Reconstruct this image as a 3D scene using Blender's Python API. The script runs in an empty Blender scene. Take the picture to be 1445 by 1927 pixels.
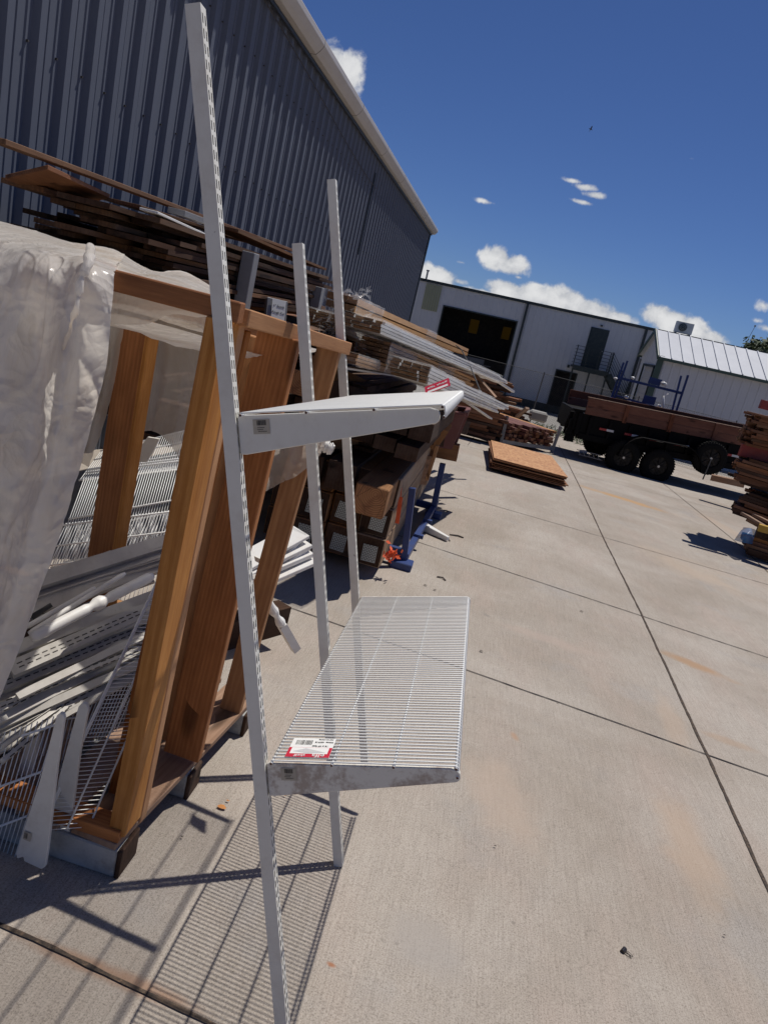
import bpy, bmesh, math, random
from mathutils import Vector, Matrix, noise
random.seed(7)
V = Vector
SC = bpy.context.scene
COL = SC.collection
# ------------------------------------------------------------------ camera, world, sun, exposure
F_PX = 1336.0; PX0, PY0 = 722.5, 963.5
RHO, PITCH, YAW, H = math.radians(14.0), math.radians(15.5), math.radians(5.65), 1.66
SLOPE = 0.035                                   # the yard falls gently away from the camera
FW = V((-math.sin(YAW)*math.cos(PITCH), math.cos(YAW)*math.cos(PITCH), -math.sin(PITCH)))
R0 = V((math.cos(YAW), math.sin(YAW), 0)); U0 = R0.cross(FW)
RI = math.cos(RHO)*R0 + math.sin(RHO)*U0
UP = -math.sin(RHO)*R0 + math.cos(RHO)*U0
CAM = V((0, 0, H))
cd = bpy.data.cameras.new("camera"); cam = bpy.data.objects.new("camera", cd); COL.objects.link(cam)
m = Matrix((RI, UP, -FW)).transposed().to_4x4(); m.translation = CAM; cam.matrix_world = m
cd.sensor_fit = 'VERTICAL'; cd.sensor_height = 24.0; cd.lens = 24.0*F_PX/1927.0
cd.clip_start = 0.02; cd.clip_end = 3000
SC.camera = cam
SC.render.resolution_x = 767; SC.render.resolution_y = 1024

def ray(px, py):
    return (FW*F_PX + RI*(px-PX0) - UP*(py-PY0)).normalized()
def G(px, py, h=0.0):                            # point on the yard (h above it)
    d = ray(px, py); return CAM + d*((h-H)/(d.z+SLOPE*d.y))
def P(px, py, Y):                                # point at distance Y down the yard
    d = ray(px, py); return CAM + d*(Y/d.y)
def PXX(px, py, X):
    d = ray(px, py); return CAM + d*(X/d.x)
def gz(y): return -SLOPE*y

SUN_EL, SUN_AZ = math.radians(65.5), math.radians(31.5)     # azimuth from +Y towards +X
SD = V((math.sin(SUN_AZ)*math.cos(SUN_EL), math.cos(SUN_AZ)*math.cos(SUN_EL), math.sin(SUN_EL)))
sl = bpy.data.lights.new("sun", 'SUN'); sl.energy = 4.85; sl.angle = math.radians(0.53); sl.color = (1.0, 0.955, 0.89)
so = bpy.data.objects.new("sun", sl); COL.objects.link(so); so.rotation_euler = SD.to_track_quat('Z', 'Y').to_euler(); so.location = (5, 10, 20)
SC.view_settings.view_transform = 'Standard'; SC.view_settings.look = 'None'; SC.view_settings.gamma = 1.0
SC.view_settings.exposure = -0.27

class NT:
    def __init__(s, tree): s.t = tree; s.n = tree.nodes; s.l = tree.links
    def new(s, typ, **kw):
        n = s.n.new(typ)
        for k, v in kw.items(): setattr(n, k, v)
        return n
    def put(s, sock, v):
        if hasattr(v, 'is_output') or hasattr(v, 'links'): s.l.new(v, sock)
        elif v is not None: sock.default_value = v
    def math(s, op, a, b=None, c=None, clamp=False):
        n = s.new('ShaderNodeMath', operation=op); n.use_clamp = clamp
        s.put(n.inputs[0], a)
        if b is not None: s.put(n.inputs[1], b)
        if c is not None: s.put(n.inputs[2], c)
        return n.outputs[0]
    def mix(s, f, a, b, blend='MIX'):
        n = s.new('ShaderNodeMix', data_type='RGBA', blend_type=blend); n.clamp_factor = True
        s.put(n.inputs[0], f); s.put(n.inputs[6], a); s.put(n.inputs[7], b); return n.outputs[2]
    def ramp(s, f, stops):
        n = s.new('ShaderNodeValToRGB'); e = n.color_ramp.elements
        while len(e) < len(stops): e.new(0.5)
        for i, (p, c) in enumerate(stops):
            e[i].position = p; e[i].color = c if len(c) == 4 else (*c, 1)
        s.put(n.inputs[0], f); return n.outputs[0]
    def noise(s, vec, scale, detail=4, rough=0.55, dist=0.0):
        n = s.new('ShaderNodeTexNoise'); n.inputs['Scale'].default_value = scale; n.inputs['Detail'].default_value = detail
        n.inputs['Roughness'].default_value = rough; n.inputs['Distortion'].default_value = dist
        s.put(n.inputs['Vector'], vec); return n.outputs[0]
    def map(s, vec, scale=(1,1,1), loc=(0,0,0), rot=(0,0,0)):
        n = s.new('ShaderNodeMapping'); n.inputs['Scale'].default_value = scale; n.inputs['Location'].default_value = loc
        n.inputs['Rotation'].default_value = rot; s.put(n.inputs['Vector'], vec); return n.outputs[0]
    def smooth(s, x, a, b):
        n = s.new('ShaderNodeMapRange', interpolation_type='SMOOTHSTEP'); s.put(n.inputs[0], x)
        n.inputs[1].default_value = a; n.inputs[2].default_value = b; return n.outputs[0]

world = bpy.data.worlds.new("World"); SC.world = world; world.use_nodes = True
w = NT(world.node_tree); w.n.clear()
sky = w.new('ShaderNodeTexSky', sky_type='NISHITA'); sky.sun_disc = False
sky.sun_elevation = SUN_EL; sky.sun_rotation = SUN_AZ; sky.altitude = 1600; sky.air_density = 1.0; sky.dust_density = 0.35; sky.ozone_density = 4.0
tc = w.new('ShaderNodeTexCoord'); sep = w.new('ShaderNodeSeparateXYZ'); w.l.new(tc.outputs['Generated'], sep.inputs[0])
az = w.math('ARCTAN2', sep.outputs[0], sep.outputs[1]); el = w.math('ARCSINE', sep.outputs[2])
def azel(px, py):
    d = ray(px, py); return math.atan2(d.x, d.y), math.asin(d.z)
nz = w.noise(tc.outputs['Generated'], 34.0, 9, 0.60, 0.15)
nz2 = w.noise(tc.outputs['Generated'], 9.0, 3, 0.5)
nn = w.math('ADD', w.math('MULTIPLY', w.math('SUBTRACT', nz, 0.5), 3.2), w.math('MULTIPLY', w.math('SUBTRACT', nz2, 0.5), 1.2))
field = None
#        px    py   rx(px) ry(px) strength
CL = [(652,150,28,40,.95),(625,112,26,26,.8),(822,522,52,17,1.0),(800,512,26,16,.9),(862,530,26,9,.7),
      (935,492,34,22,1.05),(962,505,34,18,1.0),(975,522,12,6,.6),(905,560,60,12,1.0),(955,552,50,18,1.05),(1010,562,55,18,1.1),
      (1060,572,60,22,1.15),(1110,590,60,20,1.1),(1160,603,40,14,.9),(1238,598,30,17,1.0),(1262,612,34,20,1.05),(1300,628,36,20,1.1),(1335,640,36,12,.9),
      (1078,340,26,5,.52),(1100,352,24,6,.55),(1120,368,22,6,.52),(1098,381,26,4,.5),(915,380,22,4,.42),(1300,299,18,5,.32),(868,494,14,4,.45),(1435,575,14,10,.5),(1425,604,16,6,.4),(1440,618,20,10,.6)]
for (cx, cy, rx, ry, st) in CL:
    big_ = 1.12 if st >= .9 else 1.0
    a0, e0 = azel(cx, cy-(5 if st >= .9 and cx > 890 else 0)); rx_, ry_ = rx*big_/F_PX, ry*big_/F_PX
    ca, sa = 1.0, 0.0
    dx = w.math('DIVIDE', w.math('SUBTRACT', az, a0), rx_*1.12); dy = w.math('DIVIDE', w.math('SUBTRACT', el, e0), ry_*1.2)
    d2 = w.math('SQRT', w.math('ADD', w.math('MULTIPLY', dx, dx), w.math('MULTIPLY', dy, dy)))
    v_ = w.math('MULTIPLY', w.math('SUBTRACT', 1.0, d2), st)
    field = v_ if field is None else w.math('MAXIMUM', field, v_)
cov0 = w.math('ADD', field, w.math('MULTIPLY', nn, 0.42))
cover = w.smooth(cov0, 0.10, 0.50)
cover = w.math('MULTIPLY', cover, w.smooth(field, -0.55, 0.05))
shade = w.smooth(w.math('ADD', w.math('MULTIPLY', nz, 1.0), w.math('MULTIPLY', field, 0.25)), 0.35, 0.85)
ccol = w.mix(shade, (9.5, 10.0, 11.0, 1), (17.5, 17.6, 17.8, 1))
skyc = w.mix(1.0, sky.outputs[0], (0.76, 0.95, 1.40, 1), 'MULTIPLY')
out = w.mix(cover, skyc, ccol)
bg = w.new('ShaderNodeBackground'); bg.inputs[1].default_value = 0.051; w.l.new(out, bg.inputs[0])
wo = w.new('ShaderNodeOutputWorld'); w.l.new(bg.outputs[0], wo.inputs[0])

# ------------------------------------------------------------------ materials
MATS = {}
def mat_base(name):
    mt = bpy.data.materials.new(name); mt.use_nodes = True; t = NT(mt.node_tree); t.n.clear()
    b = t.new('ShaderNodeBsdfPrincipled'); o = t.new('ShaderNodeOutputMaterial'); t.l.new(b.outputs[0], o.inputs[0])
    MATS[name] = mt; return mt, t, b, o
def c4(c): return (*c, 1) if len(c) == 3 else c
def bump(t, b, h, strength=0.3, dist=0.002):
    n = t.new('ShaderNodeBump'); n.inputs['Strength'].default_value = strength; n.inputs['Distance'].default_value = dist
    t.put(n.inputs['Height'], h); t.l.new(n.outputs[0], b.inputs['Normal'])
def wood(name, light, dark, rough=0.7, grain=1.0, knots=True, weather=0.0, wcol=(.3,.27,.24), vary=0.35):
    mt, t, b, o = mat_base(name)
    tc = t.new('ShaderNodeTexCoord'); oi = t.new('ShaderNodeObjectInfo')
    off = t.new('ShaderNodeCombineXYZ')
    t.put(off.inputs[0], t.math('MULTIPLY', oi.outputs['Random'], 31.0)); t.put(off.inputs[1], t.math('MULTIPLY', oi.outputs['Random'], 17.0))
    ad = t.new('ShaderNodeVectorMath', operation='ADD'); t.l.new(tc.outputs['Object'], ad.inputs[0]); t.l.new(off.outputs[0], ad.inputs[1])
    v = ad.outputs[0]
    warp = t.noise(t.map(v, (1.2, 5, 5)), 1.0, 2)
    sv = t.map(v, (.55, 13, 13), loc=(.3,.35,.5))
    wv = t.new('ShaderNodeTexWave', wave_type='RINGS', rings_direction='X'); wv.inputs['Scale'].default_value = 1.1*grain
    wv.inputs['Distortion'].default_value = 7.0; wv.inputs['Detail'].default_value = 3; wv.inputs['Detail Scale'].default_value = 0.7
    t.put(wv.inputs['Vector'], sv)
    fine = t.noise(t.map(v, (9, 190, 190)), 1.0, 5, 0.65, .6)
    mid = t.noise(t.map(v, (2.2, 15, 15)), 1.0, 5, 0.62, .8)
    blot = t.noise(t.map(v, (5, 16, 16), loc=(7, 2, 1)), 1.0, 5, .6, .5)
    f = t.math('ADD', t.math('MULTIPLY', wv.outputs[1], 0.09), t.math('ADD', t.math('MULTIPLY', fine, 0.30), t.math('ADD', t.math('MULTIPLY', mid, 0.30), t.math('MULTIPLY', blot, 0.31))))
    col = t.ramp(f, [(0.30, dark), (0.50, tuple((a+b_)/2 for a, b_ in zip(light, dark))), (0.66, light)])
    if knots:
        vo = t.new('ShaderNodeTexVoronoi'); vo.inputs['Scale'].default_value = 1.0; t.put(vo.inputs['Vector'], t.map(v, (2.6, 9, 9)))
        kn = t.smooth(vo.outputs['Distance'], 0.36, 0.14)
        gate = t.math('GREATER_THAN', t.noise(t.map(v, (2, 2, 2)), 1.0, 1), 0.5)
        col = t.mix(t.math('MULTIPLY', t.math('MULTIPLY', kn, gate), 0.8), col, c4(tuple(x*0.3 for x in dark)))
    if weather > 0:
        wm = t.smooth(t.noise(t.map(v, (2, 9, 9)), 1.0, 5, 0.65), 0.42, 0.68)
        col = t.mix(t.math('MULTIPLY', wm, weather), col, c4(wcol))
    hv = t.new('ShaderNodeHueSaturation'); t.put(hv.inputs['Color'], col)
    t.put(hv.inputs['Value'], t.math('ADD', 1-vary/2, t.math('MULTIPLY', oi.outputs['Random'], vary)))
    t.put(hv.inputs['Saturation'], t.math('ADD', 0.9, t.math('MULTIPLY', t.math('FRACT', t.math('MULTIPLY', oi.outputs['Random'], 7.3)), 0.2)))
    t.l.new(hv.outputs[0], b.inputs['Base Color']); b.inputs['Roughness'].default_value = rough; b.inputs['Specular IOR Level'].default_value = .22
    bump(t, b, fine, 0.25, 0.0012); return mt
def paint(name, col, rough=0.45, dirt=0.25, dcol=(.25,.2,.16), scale=6.0, metal=0.0, spec=0.5, chips=0.0, ccol=(.18,.09,.05), lo=.42, hi=.75):
    mt, t, b, o = mat_base(name); tc = t.new('ShaderNodeTexCoord'); v = tc.outputs['Object']
    n1 = t.noise(v, scale, 6, 0.65, 0.3); n2 = t.noise(v, scale*7, 4, 0.6)
    f = t.math('MULTIPLY', t.smooth(t.math('ADD', t.math('MULTIPLY', n1, .7), t.math('MULTIPLY', n2, .3)), lo, hi), dirt)
    c = t.mix(f, c4(col), c4(dcol))
    if chips > 0:
        ch = t.smooth(t.noise(v, scale*5, 8, 0.75), 0.66, 0.70)
        c = t.mix(t.math('MULTIPLY', ch, chips), c, c4(ccol))
    t.l.new(c, b.inputs['Base Color']); b.inputs['Metallic'].default_value = metal
    t.put(b.inputs['Roughness'], t.math('ADD', rough-0.06, t.math('MULTIPLY', n1, 0.15)))
    b.inputs['Specular IOR Level'].default_value = spec
    bump(t, b, n2, 0.08, 0.001); return mt
wood('pine', (.60,.31,.125), (.27,.105,.034), 0.62, 1.0, weather=.35, wcol=(.30,.145,.07))
wood('pine_red', (.46,.19,.068), (.17,.058,.018), 0.6, 1.6, weather=.2, wcol=(.22,.08,.035))
wood('pallet_wood', (.36,.23,.155), (.20,.115,.07), 0.8, 1.0, weather=.4, wcol=(.30,.235,.19))
wood('timber', (.36,.18,.08), (.16,.07,.028), 0.7, 1.2, weather=.3, wcol=(.24,.15,.09))
wood('timber_side', (.42,.30,.19), (.22,.13,.08), 0.8, 1.2, weather=.5, wcol=(.34,.28,.22))
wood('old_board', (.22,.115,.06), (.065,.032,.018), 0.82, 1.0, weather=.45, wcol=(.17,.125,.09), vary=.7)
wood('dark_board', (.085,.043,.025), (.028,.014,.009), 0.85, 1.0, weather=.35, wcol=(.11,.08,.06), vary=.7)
wood('ext_board', (.27,.125,.065), (.11,.048,.026), 0.8, 1.0, weather=.3, wcol=(.2,.12,.08), vary=.5)
wood('ply', (.52,.26,.10), (.34,.15,.055), 0.7, .5, weather=.5, wcol=(.42,.25,.13), vary=.2)
mt, t, b, o = mat_base('flake_board'); tc = t.new('ShaderNodeTexCoord'); v = tc.outputs['Object']
vo = t.new('ShaderNodeTexVoronoi'); vo.inputs['Scale'].default_value = 1; t.put(vo.inputs['Vector'], t.map(v, (14, 26, 10)))
cb = t.ramp(t.math('ADD', t.math('MULTIPLY', vo.outputs['Distance'], .5), t.math('MULTIPLY', t.noise(v, 3, 5, .65), .6)), [(.25, (.23,.10,.04)), (.5, (.42,.20,.085)), (.75, (.52,.29,.13))])
cb = t.mix(t.smooth(t.noise(t.map(v, (4, 10, 1)), 1.0, 3), .62, .70), cb, (.20,.09,.04,1)); t.l.new(cb, b.inputs['Base Color']); b.inputs['Roughness'].default_value = .75
wood('red_plank', (.20,.085,.07), (.10,.04,.035), 0.75, 1.0, weather=.3, wcol=(.2,.11,.09), vary=.4)
wood('trailer_wood', (.21,.085,.05), (.10,.038,.024), 0.75, .8, weather=.3, wcol=(.16,.08,.055), vary=.3)
wood('cardboard', (.50,.30,.15), (.36,.19,.08), 0.7, .4, knots=False, vary=.3)
wood('raw_end', (.30,.18,.10), (.15,.08,.04), 0.85, 1.0, knots=False, vary=.5)
paint('white_metal', (.70,.685,.625), .42, .55, (.50,.45,.38), 7, chips=.6, ccol=(.25,.2,.16), spec=.3)
paint('rail_metal_shaded', (.50,.475,.43), .5, .6, (.28,.24,.20), 7, chips=.5, spec=.3)  # white rails greyed: the heap's shade is put into this colour, with dirt
paint('white_marble', (.68,.66,.60), .45, .9, (.37,.30,.25), 16, chips=.6, ccol=(.28,.17,.11), lo=.42, hi=.60)
paint('white_wire', (.82,.82,.79), .35, .1)
paint('white_trim', (.74,.73,.70), .45, .5, (.55,.47,.38), 4, chips=.15, ccol=(.4,.26,.15))
paint('grey_block', (.42,.42,.40), .85, .7, (.17,.155,.14), 12, chips=.5, ccol=(.13,.10,.08))
paint('dark_slot', (.05,.045,.04), .8, .2)
paint('rust_end', (.09,.03,.018), .8, .4)
paint('wall_grey', (.128,.142,.178), .6, .3, (.10,.11,.135), 1.6, spec=.10)
paint('wall_trim_dark', (.022,.03,.042), .55, .2, (.03,.03,.03), 2)
paint('gutter_white', (.48,.455,.43), .5, .4, (.36,.32,.28), 1.5, chips=.2, ccol=(.3,.24,.2))
paint('roof_grey', (.25,.26,.27), .5, .3)
paint('far_white', (.60,.60,.60), .55, .35, (.48,.47,.46), .9)
paint('far_trim', (.016,.028,.028), .5, .2)
paint('green_trim', (.05,.085,.065), .5, .25, (.03,.04,.035), 3)
paint('door_dark', (.012,.028,.03), .5, .2)
paint('annex_roof', (.50,.52,.56), .55, .25, (.42,.43,.46), 2.0, spec=.15)
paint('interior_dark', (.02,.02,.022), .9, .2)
paint('black_metal', (.0035,.003,.0035), .6, .4, (.009,.007,.006), 4, spec=.12)
paint('rubber', (.008,.008,.008), .9, .5, (.02,.018,.016), 5, spec=.15)
paint('rim_black', (.006,.006,.006), .5, .3, spec=.2)
paint('fence_grey', (.10,.10,.10), .6, .3, spec=.2)
paint('strip_trim', (.016,.028,.028), .5, .2)
paint('steel', (.45,.45,.45), .35, .3, metal=.8)
paint('red_refl', (.36,.02,.02), .35, .1); paint('white_refl', (.62,.62,.62), .35, .1)
paint('blue_metal', (.018,.045,.17), .45, .5, (.03,.035,.06), 8, chips=.3, ccol=(.15,.12,.10))
paint('rack_grey', (.22,.22,.225), .5, .4, (.12,.11,.10), 6)
paint('maroon', (.15,.045,.045), .5, .5, (.25,.14,.13), 5)
paint('red_beam', (.23,.018,.014), .5, .3)
paint('paper', (.80,.80,.77), .6, .05); paint('tag_red', (.55,.02,.05), .45, .05); paint('ink', (.02,.02,.02), .6, 0)
paint('old_label', (.42,.38,.31), .7, .5, (.3,.26,.2), 30)
paint('art_grey', (.55,.55,.55), .6, .1)
paint('ac_white', (.62,.62,.58), .5, .3); paint('orange', (.75,.10,.02), .6, .2)
paint('yellow_metal', (.45,.27,.02), .5, .4); paint('strap', (.03,.03,.03), .6, .1)
paint('plate_steel', (.42,.44,.43), .45, .4, (.3,.3,.28), 20, metal=.3)
paint('leaf_dry', (.45,.18,.04), .7, .3); paint('weed', (.05,.09,.03), .7, .4); paint('rubble', (.33,.32,.30), .85, .6)
paint('tree_bark', (.1,.07,.05), .9, .4); paint('bird_black', (.015,.013,.015), .7, .1)
paint('clip_black', (.016,.013,.013), .35, .2); paint('pebble', (.10,.085,.07), .9, .5)
# foliage with a little translucency
mt, t, b, o = mat_base('foliage'); oi = t.new('ShaderNodeTexCoord')
t.l.new(t.ramp(t.noise(oi.outputs['Object'], 1.6, 4), [(.3, (.02,.04,.012)), (.7, (.075,.11,.035))]), b.inputs['Base Color']); b.inputs['Roughness'].default_value = .7
# translucent poly sheet
def film(name, col, alpha, trans, rough, wr):
    mt, t, b, o = mat_base(name); tc = t.new('ShaderNodeTexCoord'); v = tc.outputs['Object']
    n1 = t.noise(v, 3.2, 6, .6, .6); n3 = t.noise(t.map(v, (1, 1, .35)), 11, 5, .6, 1.5)
    cc = t.mix(t.smooth(n1, .45, .75), c4(col), c4((col[0]*.85, col[1]*.78, col[2]*.70)))
    t.l.new(cc, b.inputs['Base Color']); b.inputs['Roughness'].default_value = rough; b.inputs['Specular IOR Level'].default_value = .55
    wp = t.new('ShaderNodeVectorMath', operation='ADD'); t.l.new(v, wp.inputs[0])
    nd = t.new('ShaderNodeTexNoise'); nd.inputs['Scale'].default_value = 5; t.l.new(v, nd.inputs['Vector'])
    sc_ = t.new('ShaderNodeVectorMath', operation='SCALE'); t.l.new(nd.outputs[1], sc_.inputs[0]); sc_.inputs['Scale'].default_value = .22; t.l.new(sc_.outputs[0], wp.inputs[1])
    hs = []
    for (scl, asp, wgt) in ((5, (1.5,1,.45), .60), (13, (1.2,1,.55), .30), (32, (1,1,1), .13)):
        vo = t.new('ShaderNodeTexVoronoi', feature='F1'); vo.inputs['Scale'].default_value = scl; t.put(vo.inputs['Vector'], t.map(wp.outputs[0], asp)); hs.append(t.math('MULTIPLY', vo.outputs['Distance'], wgt))
    hh = t.math('ADD', hs[0], t.math('ADD', hs[1], hs[2]))
    bump(t, b, t.math('ADD', t.math('MULTIPLY', n1, .5), hh), wr, .035)
    tr = t.new('ShaderNodeBsdfTranslucent'); t.l.new(cc, tr.inputs[0]); t.l.new(b.inputs['Normal'].links[0].from_socket, tr.inputs['Normal']); ms = t.new('ShaderNodeMixShader'); ms.inputs[0].default_value = trans
    t.l.new(b.outputs[0], ms.inputs[1]); t.l.new(tr.outputs[0], ms.inputs[2])
    tp = t.new('ShaderNodeBsdfTransparent'); m2 = t.new('ShaderNodeMixShader'); m2.inputs[0].default_value = alpha
    t.l.new(ms.outputs[0], m2.inputs[1]); t.l.new(tp.outputs[0], m2.inputs[2]); t.l.new(m2.outputs[0], o.inputs[0]); return mt
film('poly_sheet', (.90,.86,.80), .06, .50, .22, .85)
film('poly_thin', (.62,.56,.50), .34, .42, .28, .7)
film('shrink_wrap', (.80,.80,.80), .78, .15, .12, .6)
film('blue_film', (.04,.16,.40), .3, .3, .3, .5)
mt, t, b, o = mat_base('skylight_panel'); tr = t.new('ShaderNodeBsdfTranslucent'); tr.inputs[0].default_value = (.30,.23,.09,1)
t.l.new(tr.outputs[0], o.inputs[0])
mt, t, b, o = mat_base('fibre_panel'); tc = t.new('ShaderNodeTexCoord')
t.l.new(t.mix(t.noise(tc.outputs['Object'], 2, 3), (.30,.31,.19,1), (.38,.38,.25,1)), b.inputs['Base Color']); b.inputs['Roughness'].default_value = .5
# concrete yard
mt, t, b, o = mat_base('concrete'); tc = t.new('ShaderNodeTexCoord'); v = tc.outputs['Object']
sx = t.new('ShaderNodeSeparateXYZ'); t.l.new(v, sx.inputs[0])
side = t.math('GREATER_THAN', t.math('SUBTRACT', sx.outputs[0], t.math('MULTIPLY', sx.outputs[1], .040)), 1.46)
vl = t.map(v, (230, 5, 1), rot=(0, 0, math.radians(-4))); vr = t.map(v, (190, 6, 1), rot=(0, 0, math.radians(-38)))
bl = t.noise(vl, 1.0, 4, .65); br = t.noise(vr, 1.0, 4, .65)
broom = t.mix(side, bl, br)
grit = t.noise(v, 210, 5, .8); grit2 = t.noise(v, 130, 4, .7)
big = t.noise(v, .75, 6, .62, .5); med = t.noise(t.map(v, (2.2, .8, 1)), 1.3, 5, .6)
base = t.mix(t.smooth(big, .3, .7), (.325,.280,.232,1), (.425,.383,.335,1))
base = t.mix(t.math('MULTIPLY', t.smooth(med, .45, .75), .55), base, (.40,.325,.275,1))
base = t.mix(t.math('MULTIPLY', t.smooth(t.noise(t.map(v, (1.6, 1.6, 1), loc=(5, 3, 0)), 1.0, 5, .6), .55, .72), .45), base, (.33,.315,.30,1))
streak = t.smooth(t.noise(t.map(v, (9, .55, 1)), 1.0, 4, .6), .45, .75)
base = t.mix(t.math('MULTIPLY', t.smooth(t.noise(v, 7, 5, .7), .5, .72), .28), base, (.30,.265,.235,1))
base = t.mix(t.math('MULTIPLY', streak, .14), base, (.27,.235,.205,1))
base = t.mix(1.0, base, t.ramp(broom, [(.28, (.82,.81,.80)), (.58, (1.03,1.03,1.03))]), 'MULTIPLY')
base = t.mix(1.0, base, t.ramp(grit, [(.34, (.48,.46,.44)), (.50, (1.0,1.0,1.0)), (.64, (1.14,1.14,1.14))]), 'MULTIPLY')
spots = t.smooth(t.noise(v, 24, 4, .6), .70, .76)
base = t.mix(t.math('MULTIPLY', spots, .55), base, (.16,.14,.12,1))
def stain(cx, cy, ang, lx, ly, col, amt, base):
    mp = t.map(v, (1, 1, 1), loc=(-cx, -cy, 0)); mp2 = t.map(mp, (1/lx, 1/ly, 0), rot=(0, 0, -ang))
    # rotate first, then scale: two mapping steps
    mpr = t.map(mp, (1, 1, 0), rot=(0, 0, -ang)); mps = t.map(mpr, (1/lx, 1/ly, 0))
    ln = t.new('ShaderNodeVectorMath', operation='LENGTH'); t.put(ln.inputs[0], mps)
    d = t.math('ADD', ln.outputs[1], t.math('MULTIPLY', t.math('SUBTRACT', t.noise(v, 4.5, 5, .65), .5), 1.3))
    return t.mix(t.math('MULTIPLY', t.smooth(d, 1.0, .25), amt), base, c4(col))
for (px, py, px2, py2, wd, col, amt) in [(1225,1218,1400,1290,.10,(.36,.22,.12),.75),(1062,905,1290,975,.24,(.42,.26,.13),.95),(1250,1470,1350,1740,.15,(.41,.30,.215),.55),(1240,1290,1290,1440,.10,(.42,.32,.24),.45),(1180,1020,1440,1140,.45,(.43,.34,.26),.55),(890,1160,1180,1250,.12,(.40,.32,.27),.5),(700,1700,900,1850,.14,(.33,.30,.27),.6),
        (1300,1370,1440,1420,.06,(.36,.24,.15),.4),(960,1370,975,1400,.03,(.38,.24,.15),.7),(905,1400,1000,1640,.2,(.42,.33,.26),.55),(1150,1010,1440,1105,.35,(.41,.33,.26),.35),
        (1290,950,1440,1040,.25,(.42,.31,.22),.35),(905,1150,925,1165,.035,(.22,.20,.18),.7),(610,1808,636,1822,.012,(.32,.14,.07),.9),(0,1745,430,1927,.035,(.28,.17,.11),.8)]:
    a = G(px, py); c = G(px2, py2); mid = (a+c)/2; L = (c-a).length/2
    base = stain(mid.x, mid.y, math.atan2(c.y-a.y, c.x-a.x), L, wd, col, amt, base)
t.l.new(base, b.inputs['Base Color']); b.inputs['Roughness'].default_value = .88; b.inputs['Specular IOR Level'].default_value = .25
bump(t, b, t.math('ADD', t.math('MULTIPLY', broom, .5), t.math('ADD', t.math('MULTIPLY', grit, .35), t.math('MULTIPLY', grit2, .4))), .5, .0022)
mt, t, b, o = mat_base('joint_dirt'); tc = t.new('ShaderNodeTexCoord')
t.l.new(t.ramp(t.noise(tc.outputs['Object'], 60, 4, .7), [(.35, (.030,.024,.020)), (.58, (.085,.060,.042)), (.72, (.20,.13,.08))]), b.inputs['Base Color']); b.inputs['Roughness'].default_value = .95
mt, t, b, o = mat_base('joint_saw'); b.inputs['Base Color'].default_value = (.042,.036,.033,1); b.inputs['Roughness'].default_value = .95
mt, t, b, o = mat_base('gravel'); tc = t.new('ShaderNodeTexCoord')
t.l.new(t.ramp(t.noise(tc.outputs['Object'], 14, 6, .7), [(.3, (.10,.095,.088)), (.7, (.34,.32,.29))]), b.inputs['Base Color']); b.inputs['Roughness'].default_value = .95
# end grain for big timbers
mt, t, b, o = mat_base('end_grain'); tc = t.new('ShaderNodeTexCoord'); oi = t.new('ShaderNodeObjectInfo')
v = t.map(tc.outputs['Object'], (0, 1, 1), loc=(0, .03, -.05)); wv = t.new('ShaderNodeTexWave', wave_type='RINGS', rings_direction='X'); wv.inputs['Scale'].default_value = 22
wv.inputs['Distortion'].default_value = 1.5; wv.inputs['Detail'].default_value = 2; t.put(wv.inputs['Vector'], v)
vo = t.new('ShaderNodeTexVoronoi', feature='DISTANCE_TO_EDGE'); vo.inputs['Scale'].default_value = 9; t.put(vo.inputs['Vector'], v)
cb = t.mix(wv.outputs[1], (.27,.115,.045,1), (.44,.21,.09,1)); cb = t.mix(t.math('MULTIPLY', t.smooth(t.noise(v, 13, 4), .45, .7), .6), cb, (.2,.08,.035,1))
cb = t.mix(t.math('MULTIPLY', t.smooth(vo.outputs['Distance'], .02, .0), .75), cb, (.03,.015,.01,1)); t.l.new(cb, b.inputs['Base Color']); b.inputs['Roughness'].default_value = .85

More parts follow.
